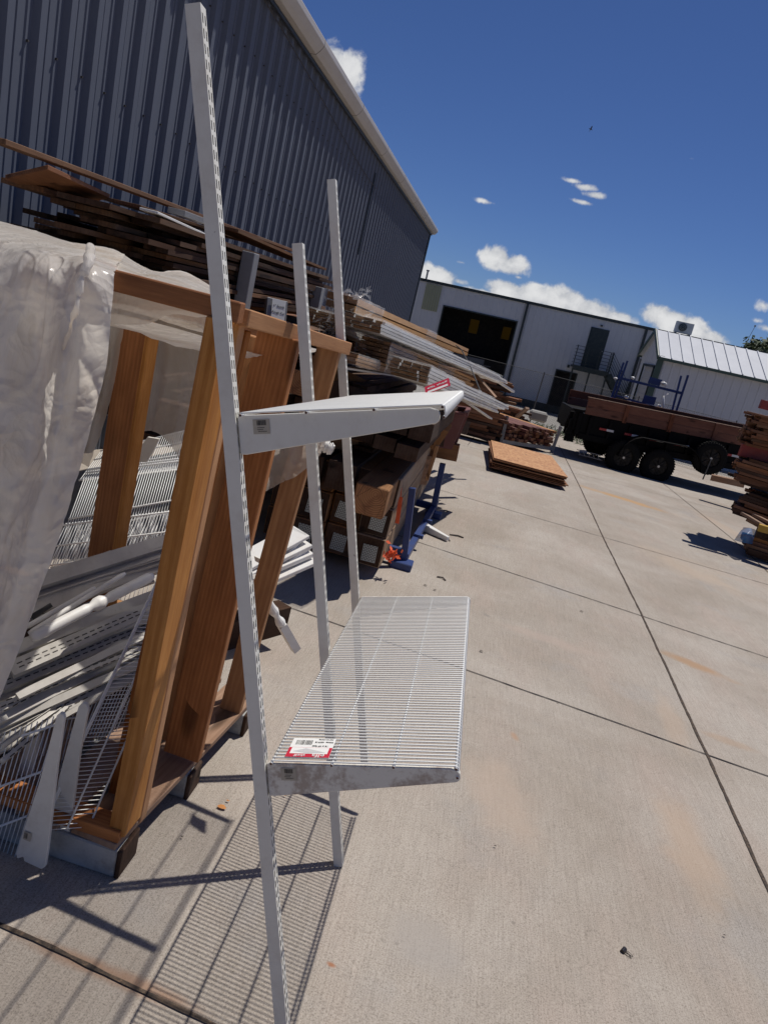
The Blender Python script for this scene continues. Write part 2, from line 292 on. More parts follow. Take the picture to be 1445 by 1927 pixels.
# ------------------------------------------------------------------ mesh helpers
WM = {}
class MB:
    def __init__(s): s.v = []; s.f = []; s.m = []
    def add(s, vs, fs, mi=0):
        o = len(s.v); s.v += [V(x) for x in vs]; s.f += [tuple(i+o for i in f) for f in fs]; s.m += [mi]*len(fs)
    def box(s, c, size, M=None, mi=0):
        x, y, z = size[0]/2, size[1]/2, size[2]/2; c = V(c)
        vs = [V((sx*x, sy*y, sz*z)) for sx in (-1,1) for sy in (-1,1) for sz in (-1,1)]
        if M is not None: vs = [M @ q for q in vs]
        s.add([c+q for q in vs], [(0,1,3,2),(4,6,7,5),(0,4,5,1),(2,3,7,6),(0,2,6,4),(1,5,7,3)], mi)
    def bar(s, a, b_, w_, h, up=(0,0,1), mi=0):
        a, b_ = V(a), V(b_); x = (b_-a); L = x.length; x.normalize(); z = V(up); z = (z - x*z.dot(x)).normalized(); y = z.cross(x)
        M = Matrix((x, y, z)).transposed(); s.box((a+b_)/2, (L, w_, h), M, mi)
    def tube(s, pts, r, n=8, mi=0, cap=True):
        pts = [V(p) for p in pts]; rs = r if isinstance(r, (list, tuple)) else [r]*len(pts); rings = []
        prev = None
        for i, p in enumerate(pts):
            d = (pts[min(i+1, len(pts)-1)]-pts[max(i-1, 0)]).normalized()
            if prev is None:
                u = d.orthogonal().normalized()
            else:
                u = (prev - d*prev.dot(d)).normalized()
            prev = u; w_ = d.cross(u)
            rings.append([p + (u*math.cos(2*math.pi*k/n)+w_*math.sin(2*math.pi*k/n))*rs[i] for k in range(n)])
        vs = [q for rg in rings for q in rg]; fs = []
        for i in range(len(pts)-1):
            for k in range(n):
                k2 = (k+1) % n; fs.append((i*n+k, i*n+k2, (i+1)*n+k2, (i+1)*n+k))
        if cap: fs += [tuple(reversed(range(n))), tuple(range((len(pts)-1)*n, len(pts)*n))]
        s.add(vs, fs, mi)
    def prism(s, poly, ext, mi=0):              # closed outline (3D points) pushed along ext
        n = len(poly); a = [V(p) for p in poly]; e = V(ext)
        fs = [tuple(reversed(range(n))), tuple(range(n, 2*n))] + [(k, (k+1) % n, n+(k+1) % n, n+k) for k in range(n)]
        s.add(a+[p+e for p in a], fs, mi)
    def quad(s, a, b_, c, d, mi=0): s.add([a, b_, c, d], [(0,1,2,3)], mi)
def link(o, parent=None, M=None):
    COL.objects.link(o); M = M or Matrix.Identity(4); o.matrix_basis = M; WM[o] = M
    if parent is not None:
        o.parent = parent; o.matrix_parent_inverse = WM[parent].inverted()
    return o
def tag(o, label=None, cat=None, group=None, kind=None):
    if label: o['label'] = label
    if cat: o['category'] = cat
    if group: o['group'] = group
    if kind: o['kind'] = kind
    return o
def build(mb, name, mats, parent=None, M=None, smooth=False, bevel=0, recenter=True):
    """mb vertices are in world space; M gives the object's frame"""
    if M is None:
        c = V((0,0,0))
        if recenter and mb.v:
            c = sum(mb.v, V((0,0,0)))/len(mb.v)
        M = Matrix.Translation(c)
    Mi = M.inverted(); me = bpy.data.meshes.new(name)
    me.from_pydata([tuple(Mi @ q) for q in mb.v], [], mb.f)
    mats = mats if isinstance(mats, (list, tuple)) else [mats]
    for k in mats: me.materials.append(MATS[k])
    for p, mi in zip(me.polygons, mb.m): p.material_index = mi; p.use_smooth = smooth
    bm = bmesh.new(); bm.from_mesh(me)
    if bevel > 0:
        bmesh.ops.bevel(bm, geom=bm.edges[:], offset=bevel, segments=1, affect='EDGES', clamp_overlap=True)
    bmesh.ops.recalc_face_normals(bm, faces=bm.faces); bm.to_mesh(me); bm.free()
    o = bpy.data.objects.new(name, me); return link(o, parent, M)
def frame_of(a, b_, up=(0,0,1)):
    a, b_ = V(a), V(b_); x = (b_-a).normalized(); z = V(up); z = (z - x*z.dot(x)).normalized(); y = z.cross(x)
    M = Matrix((x, y, z)).transposed().to_4x4(); M.translation = (a+b_)/2; return M
def plank(name, a, b_, w_, h, mats, parent=None, up=(0,0,1), bevel=.002, endmat=False, warp=0.0):
    M = frame_of(a, b_, up); L = (V(b_)-V(a)).length; mb = MB(); n = 6 if warp else 1
    xs = [-L/2 + L*i/n for i in range(n+1)]
    dy, dz = (random.uniform(-warp, warp), random.uniform(-warp, warp))
    e0, e1 = random.uniform(-.012, .012)*(warp > 0), random.uniform(-.012, .012)*(warp > 0)
    ring = [(-w_/2, -h/2), (w_/2, -h/2), (w_/2, h/2), (-w_/2, h/2)]
    vs = []
    for i, x in enumerate(xs):
        s_ = 1-(2*i/n-1)**2 if n > 1 else 0
        for (y, z) in ring:
            ex = (e0 if i == 0 else e1 if i == n else 0)*(1 if y > 0 else -1)
            vs.append(M @ V((x+ex, y+dy*s_, z+dz*s_)))
    fs = [(0,3,2,1), tuple(4*n+k for k in range(4))]; mi = [1 if endmat else 0]*2
    for i in range(n):
        for k in range(4): fs.append((4*i+k, 4*i+(k+1) % 4, 4*i+4+(k+1) % 4, 4*i+4+k)); mi.append(0)
    mb.v = vs; mb.f = fs; mb.m = mi
    return build(mb, name, mats, parent, M, bevel=bevel if n == 1 else 0)
def empty(name, loc, label, cat, group=None, M=None):
    o = bpy.data.objects.new(name, None); o.empty_display_size = .1
    M = M or Matrix.Translation(V(loc)); link(o, None, M); return tag(o, label, cat, group)
def text(body, name, M, size, mat, parent, thick=0.0004, align='CENTER'):
    cu = bpy.data.curves.new(name, 'FONT'); cu.body = body; cu.size = size; cu.align_x = align; cu.align_y = 'CENTER'; cu.extrude = thick
    tmp = bpy.data.objects.new(name+'_src', cu); COL.objects.link(tmp); bpy.context.view_layer.update()
    me = bpy.data.meshes.new_from_object(tmp.evaluated_get(bpy.context.evaluated_depsgraph_get())); bpy.data.objects.remove(tmp); bpy.data.curves.remove(cu)
    me.materials.clear(); me.materials.append(MATS[mat]); o = bpy.data.objects.new(name, me); return link(o, parent, M)
def frameM(o, x, y):
    x = V(x).normalized(); y = V(y); y = (y-x*y.dot(x)).normalized(); z = x.cross(y)
    M = Matrix((x, y, z)).transposed().to_4x4(); M.translation = V(o); return M

def ribbed(mb, o, ax, nrm, L, z0f, z1f, pitch, rib, base_w, top_w, minor=0.006, holes=(), mi=0):
    """profiled sheet wall: o start, ax direction, nrm outward; z0f/z1f give bottom and top at distance s; holes (s0,s1,z0,z1)"""
    ax, nrm, o = V(ax), V(nrm), V(o); prof = []; s = 0.0
    while s < L:
        p = pitch; hb, ht = base_w/2, top_w/2; c = s+p/2
        pts = [(s, 0), (c-hb, 0), (c-ht, rib), (c+ht, rib), (c+hb, 0)]
        if minor > 0:
            q1 = s + (c-hb-s)*.5
            pts = [(s, 0), (q1-.018, 0), (q1-.010, minor), (q1+.010, minor), (q1+.018, 0)] + pts[1:]
            q2 = c+hb + (s+p-c-hb)*.5
            pts += [(q2-.018, 0), (q2-.010, minor), (q2+.010, minor), (q2+.018, 0)]
        prof += pts; s += p
    prof.append((s, 0)); prof = [q for q in prof if q[0] <= L+1e-6]
    cuts = sorted({c for h in holes for c in (h[0], h[1])})
    for c in cuts:                               # split the profile at hole sides
        for i in range(len(prof)-1):
            if prof[i][0] < c-1e-6 and prof[i+1][0] > c+1e-6:
                f = (c-prof[i][0])/(prof[i+1][0]-prof[i][0]); prof.insert(i+1, (c, prof[i][1]+f*(prof[i+1][1]-prof[i][1]))); break
    for (s0, d0), (s1, d1) in zip(prof, prof[1:]):
        mid = (s0+s1)/2; spans = [(None, None)]
        for h in sorted(holes, key=lambda q: q[2]):
            if h[0] < mid < h[1]:
                last = spans.pop(); spans += [(last[0], h[2]), (h[3], last[1])]
        for (a, b_) in spans:
            za0, za1 = (z0f(s0), z0f(s1)) if a is None else (a, a)
            zb0, zb1 = (z1f(s0), z1f(s1)) if b_ is None else (b_, b_)
            if zb0 <= za0: continue
            p0 = o+ax*s0+nrm*d0; p1 = o+ax*s1+nrm*d1; k = V((0,0,1))
            mb.quad(p0+k*za0, p1+k*za1, p1+k*zb1, p0+k*zb0, mi)

# ------------------------------------------------------------------ setting: yard, joints, kerb
mb = MB()
ys = [-40, -8, 0, 6, 14, 24, 40, 60, 200, 900]; xsn = [-500, -60, -12, 0, 12, 60, 500]
zg = lambda y: gz(min(max(y, -40), 60))
for i in range(len(ys)-1):
    for j in range(len(xsn)-1):
        mb.quad((xsn[j], ys[i], zg(ys[i])), (xsn[j+1], ys[i], zg(ys[i])), (xsn[j+1], ys[i+1], zg(ys[i+1])), (xsn[j], ys[i+1], zg(ys[i+1])))
tag(build(mb, 'ground', 'concrete', M=Matrix.Identity(4)), kind='structure')
def joint(pts, wd, mat, wob=.004):
    P3 = [V((p.x, p.y, gz(p.y)+.004)) for p in pts]; mb = MB(); prev = None
    for a, c in zip(P3, P3[1:]):
        L = (c-a).length; n = max(2, int(L/.05)) if L < 8 else int(L/.15); d = (c-a).normalized(); s = V((-d.y, d.x, 0)).normalized()
        for i in range(n+1):
            q = a+(c-a)*i/n; wv = wd*(1+.45*noise.noise(q*21)); q = q+s*wob*noise.noise(q*5)
            cur = (q-s*wv/2, q+s*wv/2)
            if prev: mb.quad(prev[0], cur[0], cur[1], prev[1])
            prev = cur
    return tag(build(mb, 'expansion_joint', mat, M=Matrix.Identity(4)), kind='structure')
J = [G(1445,1675), G(1330,1422), G(1208,1160), G(1134,1011), G(1090,915), G(1051,838)]
J = [J[0]+(J[0]-J[1])*1.5] + J
joint(J, .015, 'joint_dirt')
K = [G(1445,1078), G(1378,1015), G(1252,914)]; K = [K[0]+(K[0]-K[1])*2] + K + [K[2]+(K[2]-K[1])*.8]
joint(K, .012, 'joint_dirt')
for a, c, e in [(G(520,1135), G(1330,1421), 1.2), (G(800,1025), G(1208,1160), 3.5), (G(826,922), G(1134,1011), 3.5), (G(870,838), G(1085,892), 3.0)]:
    d = (c-a).normalized(); joint([a-d*1.6, a, c, c+d*e], .0085 if a.y < 5 else .010, 'joint_saw')
a, c = G(0,1741), G(269,1868); d = (c-a).normalized(); joint([a-d*1.2, a, c, c+d*2.2], .011, 'joint_dirt')
a, c = G(880,838), G(905,805); joint([a, c, c+(c-a)*.5], .012, 'joint_saw')

# ------------------------------------------------------------------ big grey metal building on the left
WX = -3.4; WY0, WY1 = -1.5, 26.1; WT = 4.56
bld = empty('metal_building', (WX, WY0, gz(WY0)), 'large blue-grey ribbed metal building with a pale gutter along its eave', 'building')
mb = MB()
ribbed(mb, (WX, WY0, 0), (0,1,0), (1,0,0), WY1-WY0, lambda s: gz(WY0+s)-.05, lambda s: WT-.02, .305, .042, .120, .065, .008)
build(mb, 'wall', 'wall_grey', bld, Matrix.Translation((WX, WY0, 0)))
mb = MB(); ribbed(mb, (WX-20, WY1, 0), (1,0,0), (0,1,0), 20, lambda s: gz(WY1)-.05, lambda s: WT-.02+2*(1-s/20), .305, .034, .115, .05, .007)
build(mb, 'end_wall', 'wall_grey', bld)
mb = MB(); mb.box((WX-.02, WY1+.01, (WT+gz(WY1))/2-.03), (.16, .16, WT-gz(WY1)-.06)); build(mb, 'corner_trim', 'wall_trim_dark', bld, bevel=.004)
mb = MB()
mb.bar((WX+.045, 15.4, 2.6), (WX+.045, 15.4, 4.2), .04, .02, up=(1,0,0))
build(mb, 'seam_cover', 'wall_trim_dark', bld)
# gutter: a shaped K-style profile
gp = [(WX-.02, WT+.10), (WX+.06, WT+.10), (WX+.235, WT+.125), (WX+.25, WT+.11), (WX+.25, WT+.045), (WX+.205, WT-.02), (WX+.16, WT-.065), (WX+.04, WT-.075), (WX-.02, WT-.06)]
mb = MB(); mb.prism([(x, WY0-.2, z) for x, z in gp], (0, WY1-WY0+.45, 0)); g_ = build(mb, 'gutter', 'gutter_white', bld, bevel=.004)
mb = MB()
for k in range(11):
    y = WY0+1.0+k*2.6; mb.prism([(x+(.0015 if x > WX else 0), y, z+(.002 if z > WT else -.002)) for x, z in gp], (0, .008, 0))
build(mb, 'gutter_seam', 'dark_slot', g_)
mb = MB(); mb.bar((WX+.075, WY0-.2, WT-.10), (WX+.075, WY1+.15, WT-.10), .03, .04); build(mb, 'eave_trim', 'wall_trim_dark', bld)
mb = MB(); mb.quad((WX-.02, WY0-.2, WT+.12), (WX-.02, WY1+.2, WT+.12), (WX-22, WY1+.2, WT+2.3), (WX-22, WY0-.2, WT+2.3)); build(mb, 'roof', 'roof_grey', bld)
mb = MB()
for r in range(4):                                # rows of screws on the rib flanks
    z = .35+r*1.18
    for k in range(90):
        y = WY0+.305*k+.05
        if y < WY1: mb.box((WX+.012, y, z+.015*math.sin(k)), (.022, .012, .012))
build(mb, 'wall_screws', 'dark_slot', bld)
pts = [(WX+.055, 6.2+9.5*i/14, 4.46-.55*math.sin(math.pi*min(1, i/14*.62+.02))*(i/14)) for i in range(15)]
mb = MB(); mb.tube(pts, .006, 5); build(mb, 'loose_cable', 'dark_slot', bld)

# ------------------------------------------------------------------ white building at the end of the yard
FX0, FY = -6.5, 36.5; TILT = .0245
FM = Matrix.Translation((FX0, FY, 0)) @ Matrix.Rotation(-TILT, 4, 'Y')
far = empty('warehouse', (FX0, FY, gz(FY)), 'long white ribbed metal warehouse with an open loading door and outside stair', 'building', M=FM)
def fl(x, y, z): return FM @ V((x-FX0, y, z+.0245*(FX0+4.7)))     # x in world metres, y depth behind the facade, z levelled
def farpart(mb, name, mat, parent=far, **k): return build(mb, name, mat, parent, **k)
FT = 3.42; FB = -1.34
class FMB(MB):
    def fbox(s, x0, x1, y0, y1, z0, z1, mi=0):
        vs = [fl(x, y, z) for x in (x0, x1) for y in (y0, y1) for z in (z0, z1)]
        s.add(vs, [(0,1,3,2),(4,6,7,5),(0,4,5,1),(2,3,7,6),(0,2,6,4),(1,5,7,3)], mi)
mb = MB(); holes = [(-3.12-FX0, .5-FX0, -5, 2.44), (3.0-FX0, 3.95-FX0, -5, .64)]
ribbed(mb, (0,0,0), (1,0,0), (0,-1,0), 30, lambda s: FB, lambda s: FT, .305, .014, .08, .04, 0, holes)
mb.v = [FM @ V((q.x, q.y, q.z+.0245*(FX0+4.7))) for q in mb.v]
farpart(mb, 'wall', 'far_white', M=FM)
mb = FMB(); mb.fbox(-6.6, 23.5, -.09, .12, FT-.03, FT+.10); mb.fbox(-6.6, 23.5, -.05, -.036, FB-.1, FB+.28)
for x in (.82, 6.55, 12.3): mb.fbox(x-.055, x+.055, -.14, -.034, FB, FT-.03)
farpart(mb, 'trim', 'far_trim')
mb = FMB()
vs = [fl(-6.6, .12, FT+.06), fl(23.5, .12, FT+.06), fl(23.5, 12, FT+.30), fl(-6.6, 12, FT+.30)]; mb.add(vs, [(0,1,2,3)])
farpart(mb, 'roof', 'roof_grey')
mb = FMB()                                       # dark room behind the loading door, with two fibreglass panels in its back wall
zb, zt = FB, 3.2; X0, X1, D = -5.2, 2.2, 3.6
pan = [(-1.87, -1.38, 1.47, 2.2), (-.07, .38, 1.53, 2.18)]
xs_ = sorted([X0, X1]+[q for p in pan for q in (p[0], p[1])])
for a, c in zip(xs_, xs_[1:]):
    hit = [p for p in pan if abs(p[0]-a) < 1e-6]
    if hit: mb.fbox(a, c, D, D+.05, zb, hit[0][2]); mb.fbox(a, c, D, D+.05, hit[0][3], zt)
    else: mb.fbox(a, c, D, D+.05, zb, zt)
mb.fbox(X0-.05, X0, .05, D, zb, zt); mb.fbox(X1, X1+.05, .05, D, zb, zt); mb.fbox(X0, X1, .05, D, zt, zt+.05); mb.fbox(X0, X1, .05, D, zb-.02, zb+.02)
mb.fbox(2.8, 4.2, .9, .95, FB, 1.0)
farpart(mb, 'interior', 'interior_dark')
for p in pan:
    mb = FMB(); mb.fbox(p[0], p[1], D+.01, D+.02, p[2], p[3]); farpart(mb, 'skylight_panel', 'skylight_panel')
mb = FMB()
for (x0, x1, zt2) in ((-3.12, .5, 2.44), (3.0, 3.95, .64)):
    mb = FMB(); mb.fbox(x0-.06, x0, -.05, .06, FB, zt2+.06); mb.fbox(x1, x1+.06, -.05, .06, FB, zt2+.06); mb.fbox(x0, x1, -.05, .06, zt2, zt2+.06)
    farpart(mb, 'door_frame', 'far_trim')
mb = FMB()
for i in range(7): mb.fbox(-4.22+i*.115, -4.22+i*.115+.10, -.045, -.034, 2.1, 3.34)
farpart(mb, 'fibreglass_panel', 'fibre_panel')
mb = FMB(); mb.fbox(4.02, 4.91, -.06, -.032, 1.06, 2.98); d_ = farpart(mb, 'door', 'door_dark')
mb = FMB(); mb.fbox(4.78, 4.84, -.11, -.06, 1.95, 2.01); farpart(mb, 'handle', 'steel', d_)
mb = FMB(); mb.fbox(4.42, 4.52, -.2, -.03, 3.08, 3.15); mb.fbox(3.42, 3.52, -.16, -.03, .88, 1.02); farpart(mb, 'wall_lamp', 'far_trim')
mb = FMB(); mb.fbox(5.25, 6.0, -.05, -.03, -1.0, -.05); wn = farpart(mb, 'window', 'rack_grey')
mb = FMB()
for (a, c, e, g2) in ((5.2, 6.05, -.06, 0), (5.2, 6.05, -1.06, -1.0), (5.2, 5.26, -1.0, -.06), (5.99, 6.05, -1.0, -.06)): mb.fbox(a, c, -.07, -.05, e, g2)
farpart(mb, 'frame', 'white_trim', wn)
mb = FMB()                                       # low junk and rails seen in the dark doorway
mb.fbox(-2.9, -.2, 1.4, 1.5, .0, .05); mb.fbox(-2.9, -.2, 1.4, 1.5, -.4, -.35); mb.fbox(-2.4, -.6, 1.5, 2.3, -1.3, .3)
farpart(mb, 'workbench', 'rack_grey')
# outside stair
st = empty('outside_stair', fl(4.6, -.6, FB), 'dark green steel stair climbing to the upper door of the white warehouse', 'stair')
mb = FMB(); mb.fbox(3.55, 5.25, -1.15, -.16, .98, 1.08); mb.fbox(3.55, 5.25, -1.18, -1.15, .86, 1.10); build(mb, 'landing', 'far_trim', st)
for (x, y) in ((3.6, -1.1), (5.2, -1.1), (4.4, -1.1)):
    mb = FMB(); mb.fbox(x-.035, x+.035, y-.035, y+.035, FB-.02, .97); build(mb, 'post', 'far_trim', st)
for y in (-1.16, -.3):
    mb = MB(); mb.bar(fl(5.25, y, .98), fl(7.0, y, -1.1), .04, .26); build(mb, 'stringer', 'far_trim', st)
for k in range(9):
    f = (k+.5)/9; mb = MB(); mb.bar(fl(5.25+1.75*f, -1.1, 1.02-2.1*f), fl(5.25+1.75*f, -.32, 1.02-2.1*f), .24, .03); build(mb, 'tread', 'far_trim', st)
mb = FMB()
for k in range(6): z = 1.2+k*.155; mb.fbox(3.55, 5.25, -1.165, -1.14, z, z+.022)
for x in (3.56, 4.1, 4.65, 5.22): mb.fbox(x-.02, x+.02, -1.17, -1.13, 1.0, 2.03)
for k in range(6): z = 1.2+k*.155; mb.fbox(3.55, 3.575, -1.15, -.2, z, z+.022)
build(mb, 'landing_railing', 'far_trim', st)
for y in (-1.16, -.3):
    mb = MB()
    for k in range(6): mb.bar(fl(5.25, y, 1.2+k*.155), fl(7.0, y, -.88+k*.155), .02, .022)
    for k in range(4): f = k/3; mb.bar(fl(5.25+1.75*f, y, 1.0-2.08*f), fl(5.25+1.75*f, y, 2.0-2.08*f), .035, .035)
    build(mb, 'stair_railing', 'far_trim', st)
# AC unit, vent pipe, antenna
ac = empty('air_conditioner', fl(8.3, 1.3, FT+.2), 'cream rooftop air conditioner with a round dark fan grille', 'air conditioner')
mb = FMB(); mb.fbox(7.95, 8.75, .6, .95, 3.6, 4.13); build(mb, 'case', 'ac_white', ac, bevel=.02)
mb = MB(); mb.tube([fl(8.25, .6, 3.87), fl(8.25, .575, 3.87)], .2, 24); build(mb, 'fan_grille', 'far_trim', ac)
mb = MB()
for r in (.06, .12, .18): mb.tube([fl(8.25+r*math.cos(a/12*math.pi), .57, 3.87+r*math.sin(a/12*math.pi)) for a in range(25)], .006, 4)
build(mb, 'fan_guard', 'steel', ac)
for x in (8.0, 8.65):
    mb = FMB(); mb.fbox(x, x+.05, .6, 1.0, FT+.1, 3.6); build(mb, 'bracket', 'rack_grey', ac)
mb = MB(); mb.tube([fl(-4.35, .5, FT), fl(-4.35, .5, FT+.55)], .045, 10); mb.tube([fl(-4.35, .5, FT+.5), fl(-4.35, .5, FT+.56)], .08, 10)
tag(build(mb, 'vent_pipe', 'rack_grey'), 'thin grey vent pipe rising from the warehouse roof', 'vent pipe')
mb = MB(); mb.tube([P(1397,656,38), P(1420,614,38)], .012, 5); mb.tube([P(1419.6,615,38), P(1420.4,612,38)], .04, 6)
tag(build(mb, 'radio_antenna', 'rack_grey'), 'thin leaning radio antenna standing above the far roof', 'antenna')
# green wall seen through right edge tree
def leafy(name, centre, rad, n, leaf, label, trunk_h):
    t_ = empty(name, (centre[0], centre[1], zg(centre[1])), label, 'tree')
    mb = MB(); c0 = V(centre)
    mb.tube([(c0.x, c0.y, zg(c0.y)), (c0.x+.2, c0.y, c0.z-1), (c0.x, c0.y, c0.z+.6)], [.3, .2, .08], 8)
    for k in range(6): a = k*1.05; mb.tube([(c0.x, c0.y, c0.z-1), c0+V((math.cos(a)*rad*.6, math.sin(a)*rad*.6, rad*.3))], [.1, .03], 6)
    build(mb, 'trunk', 'tree_bark', t_)
    mb = MB(); cl = [c0+V((random.gauss(0, .5), random.gauss(0, .5), random.gauss(0, .38)))*rad for _ in range(26)]
    for i in range(n):
        c = random.choice(cl)+V((random.gauss(0, 1), random.gauss(0, 1), random.gauss(0, .8)))*rad*.17
        u = V((random.gauss(0,1), random.gauss(0,1), random.gauss(0,1))).normalized(); w_ = u.orthogonal().normalized(); s_ = leaf*random.uniform(.6, 1.5)
        mb.add([c-u*s_, c+w_*s_*.5, c+u*s_, c-w_*s_*.5], [(0,1,2,3)])
    build(mb, 'crown', 'foliage', t_)
leafy('tree', (21.6, 62, 5.2), 2.3, 9000, .22, 'green leafy tree rising behind the roofs at the far right', 6)

# ------------------------------------------------------------------ annex with bright metal roof
AXx, AY0 = 5.64, 27.0; AW, AH, AR = 3.5, 2.42, 3.30; AL = 16.0
AM = Matrix.Translation((AXx, AY0, 0)) @ Matrix.Rotation(-.022, 4, 'Y')
ann = empty('shed', (AXx, AY0, gz(AY0)), 'low white ribbed shed with bright metal gable roof and green corner trim', 'building', M=AM)
def al(x, y, z): return AM @ V((x, y, z))
ab = -1.25
def xf(mb): mb.v = [AM @ q for q in mb.v]; return mb
mb = MB(); ribbed(mb, (0,0,0), (1,0,0), (0,-1,0), AL, lambda s: ab, lambda s: AH-.02, .305, .016, .08, .04, 0); build(xf(mb), 'wall', 'far_white', ann, AM)
mb = MB(); gt = lambda s: (AH+(AR-AH)*(1-abs(s-AW/2)/(AW/2)))-.03
ribbed(mb, (0,0,0), (0,1,0), (-1,0,0), AW, lambda s: ab, gt, .305, .02, .09, .04, 0, [(.65, 2.6, -5, 1.95)]); build(xf(mb), 'gable_wall', 'far_white', ann, AM)
mb = MB()
for k in range(16): mb.box((.06, 1.625, ab+.1+k*.2), (.03, 1.95, .185))
build(xf(mb), 'roller_door', 'gutter_white', ann)
mb = MB()
for y in (.62, 2.63): mb.box((-.025, y, .35), (.06, .08, 3.3))
mb.box((-.025, 1.625, 2.0), (.06, 2.09, .09)); build(xf(mb), 'door_frame', 'far_trim', ann)
mb = MB(); mb.box((-.02, -.03, .58), (.20, .16, 3.66)); build(xf(mb), 'corner_trim', 'green_trim', ann, bevel=.01)
mb = MB(); mb.box((-.02, AW+.02, .5), (.10, .10, 3.4)); build(xf(mb), 'downspout', 'rack_grey', ann)
for side, (ya, yb) in (('a', (-.18, AW/2)), ('b', (AW+.18, AW/2))):
    mb = MB(); n = int(AL/.41)
    za = AH-.18*(AR-AH)/(AW/2); sgn = 1
    mb.add([(-.15, ya, za), (AL, ya, za), (AL, yb, AR), (-.15, yb, AR), (-.15, ya, za+.03), (AL, ya, za+.03), (AL, yb, AR+.03), (-.15, yb, AR+.03)], [(0,3,2,1),(4,5,6,7),(0,1,5,4),(0,4,7,3),(1,2,6,5),(2,3,7,6)])
    for k in range(n+1): mb.bar((-.1+k*.41, ya, za+.045), (-.1+k*.41, yb, AR+.045), .035, .035)
    build(xf(mb), 'roof_panel', 'annex_roof', ann)
    mb = MB(); mb.bar((-.165, ya, za), (-.165, yb, AR), .035, .15); mb.bar((-.15, ya-.012*(1 if side == 'a' else -1), za-.02), (AL, ya-.012*(1 if side == 'a' else -1), za-.02), .03, .10)
    build(xf(mb), 'fascia', 'green_trim', ann)

# ------------------------------------------------------------------ chain link fence
fn = empty('chain_link_fence', (0, 24, gz(24)), 'grey chain link fence running behind the trailer and stacks', 'fence')
FZ = gz(24); fx0, fx1, fh = -1.5, 14.0, 1.75
for k in range(6):
    x = fx0+(fx1-fx0)*k/5; mb = MB(); mb.tube([(x, 24, FZ), (x, 24, FZ+fh+.05)], .02, 8); build(mb, 'post', 'fence_grey', fn)
mb = MB(); mb.tube([(fx0, 24, FZ+fh), (fx1, 24, FZ+fh)], .007, 6); build(mb, 'top_rail', 'fence_grey', fn)
mb = MB(); st_ = .075; n = int((fx1-fx0)/st_)
def strip(a, c, r):
    a, c = V(a), V(c); d = (c-a).normalized(); s_ = V((d.z, 0, -d.x))*r
    mb.quad(a-s_, a+s_, c+s_, c-s_)
    mb.quad(a-V((0,r,0)), a+V((0,r,0)), c+V((0,r,0)), c-V((0,r,0)))
for k in range(-int(fh/st_), n):
    x = fx0+k*st_; a = (max(x, fx0), 24, FZ+max(0, fx0-x)); e = min(fh, fx1-x)
    strip(a, (x+e, 24, FZ+e), .0016); strip((a[0], 24.002, FZ+fh-(a[2]-FZ)), (x+e, 24.002, FZ+fh-e), .0016)
build(mb, 'wire_mesh', 'fence_grey', fn)
mb = MB(); mb.quad((-9, 24.6, zg(24.6)+.004), (24, 24.6, zg(24.6)+.004), (24, 36.2, zg(36.2)+.004), (-9, 36.2, zg(36.2)+.004)); tag(build(mb, 'gravel_strip', 'gravel', M=Matrix.Identity(4)), kind='structure')

# ------------------------------------------------------------------ dump trailer
T0 = V((2.3, 17.2, 0)); TM = Matrix.Translation(T0) @ Matrix.Rotation(math.radians(7), 4, 'Z') @ Matrix.Rotation(-.042, 4, 'Y')
tr = empty('dump_trailer', (T0.x, T0.y, gz(17.2)), 'black tandem axle dump trailer with reddish wooden side boards', 'trailer', M=TM)
def tm(mb): mb.v = [TM @ q for q in mb.v]; return mb
TL, TW = 5.6, 2.0
mb = MB(); mb.box((TL/2, TW/2, .22), (TL, TW, .50)); mb.box((TL/2, .0, -.06), (TL, .10, .14)); mb.box((TL/2, TW, -.06), (TL, .1, .14)); mb.box((TL/2, TW/2, -.12), (TL-.2, .9, .12))
for k in range(12): mb.box((.2+k*(TL-.4)/11, -.03, .20), (.07, .06, .44))
build(tm(mb), 'bed', 'black_metal', tr, bevel=.006)
mb = MB()                                        # tail end with spreader gate, jacks and ramps
mb.box((-.06, TW/2, .22), (.10, TW+.1, .52)); mb.box((-.10, .05, .3), (.18, .12, .5)); mb.box((-.16, .1, -.1), (.22, .08, .3)); mb.box((-.12, .0, .52), (.28, .1, .06)); mb.box((-.2, .05, .1), (.12, .06, .36))
for k in range(4): mb.box((-.22+.02*k, .2+.15*k, .3-.1*k), (.09, .03, .3))
build(tm(mb), 'tailgate', 'black_metal', tr, bevel=.006)
for s, y in (('n', -.02), ('f', TW-.02)):
    for r in range(2):
        o = plank('side_board', TM @ V((.02, y, .56+r*.19)), TM @ V((TL-.05, y, .56+r*.19)), .04, .185, 'trailer_wood', tr)
for k in range(5):
    x = 1.05+k*1.06-.1; plank('board_post', TM @ V((x, -.065, .44)), TM @ V((x, -.065, .85)), .09, .035, 'trailer_wood', tr, up=(0,1,0))
plank('top_rail', TM @ V((.0, -.02, .857)), TM @ V((TL-.04, -.02, .857)), .055, .014, 'pallet_wood', tr)
mb = MB()
for cx in (0,):
    arc = [(1.0+.92+.98*math.cos(a), -.24, -.30+.52*min(1.0, 1.25*math.sin(a))) for a in [math.pi*i/16 for i in range(17)]]
    for a_, b_ in zip(arc, arc[1:]): mb.bar(a_, b_, .30, .02)
build(tm(mb), 'fender', 'black_metal', tr)
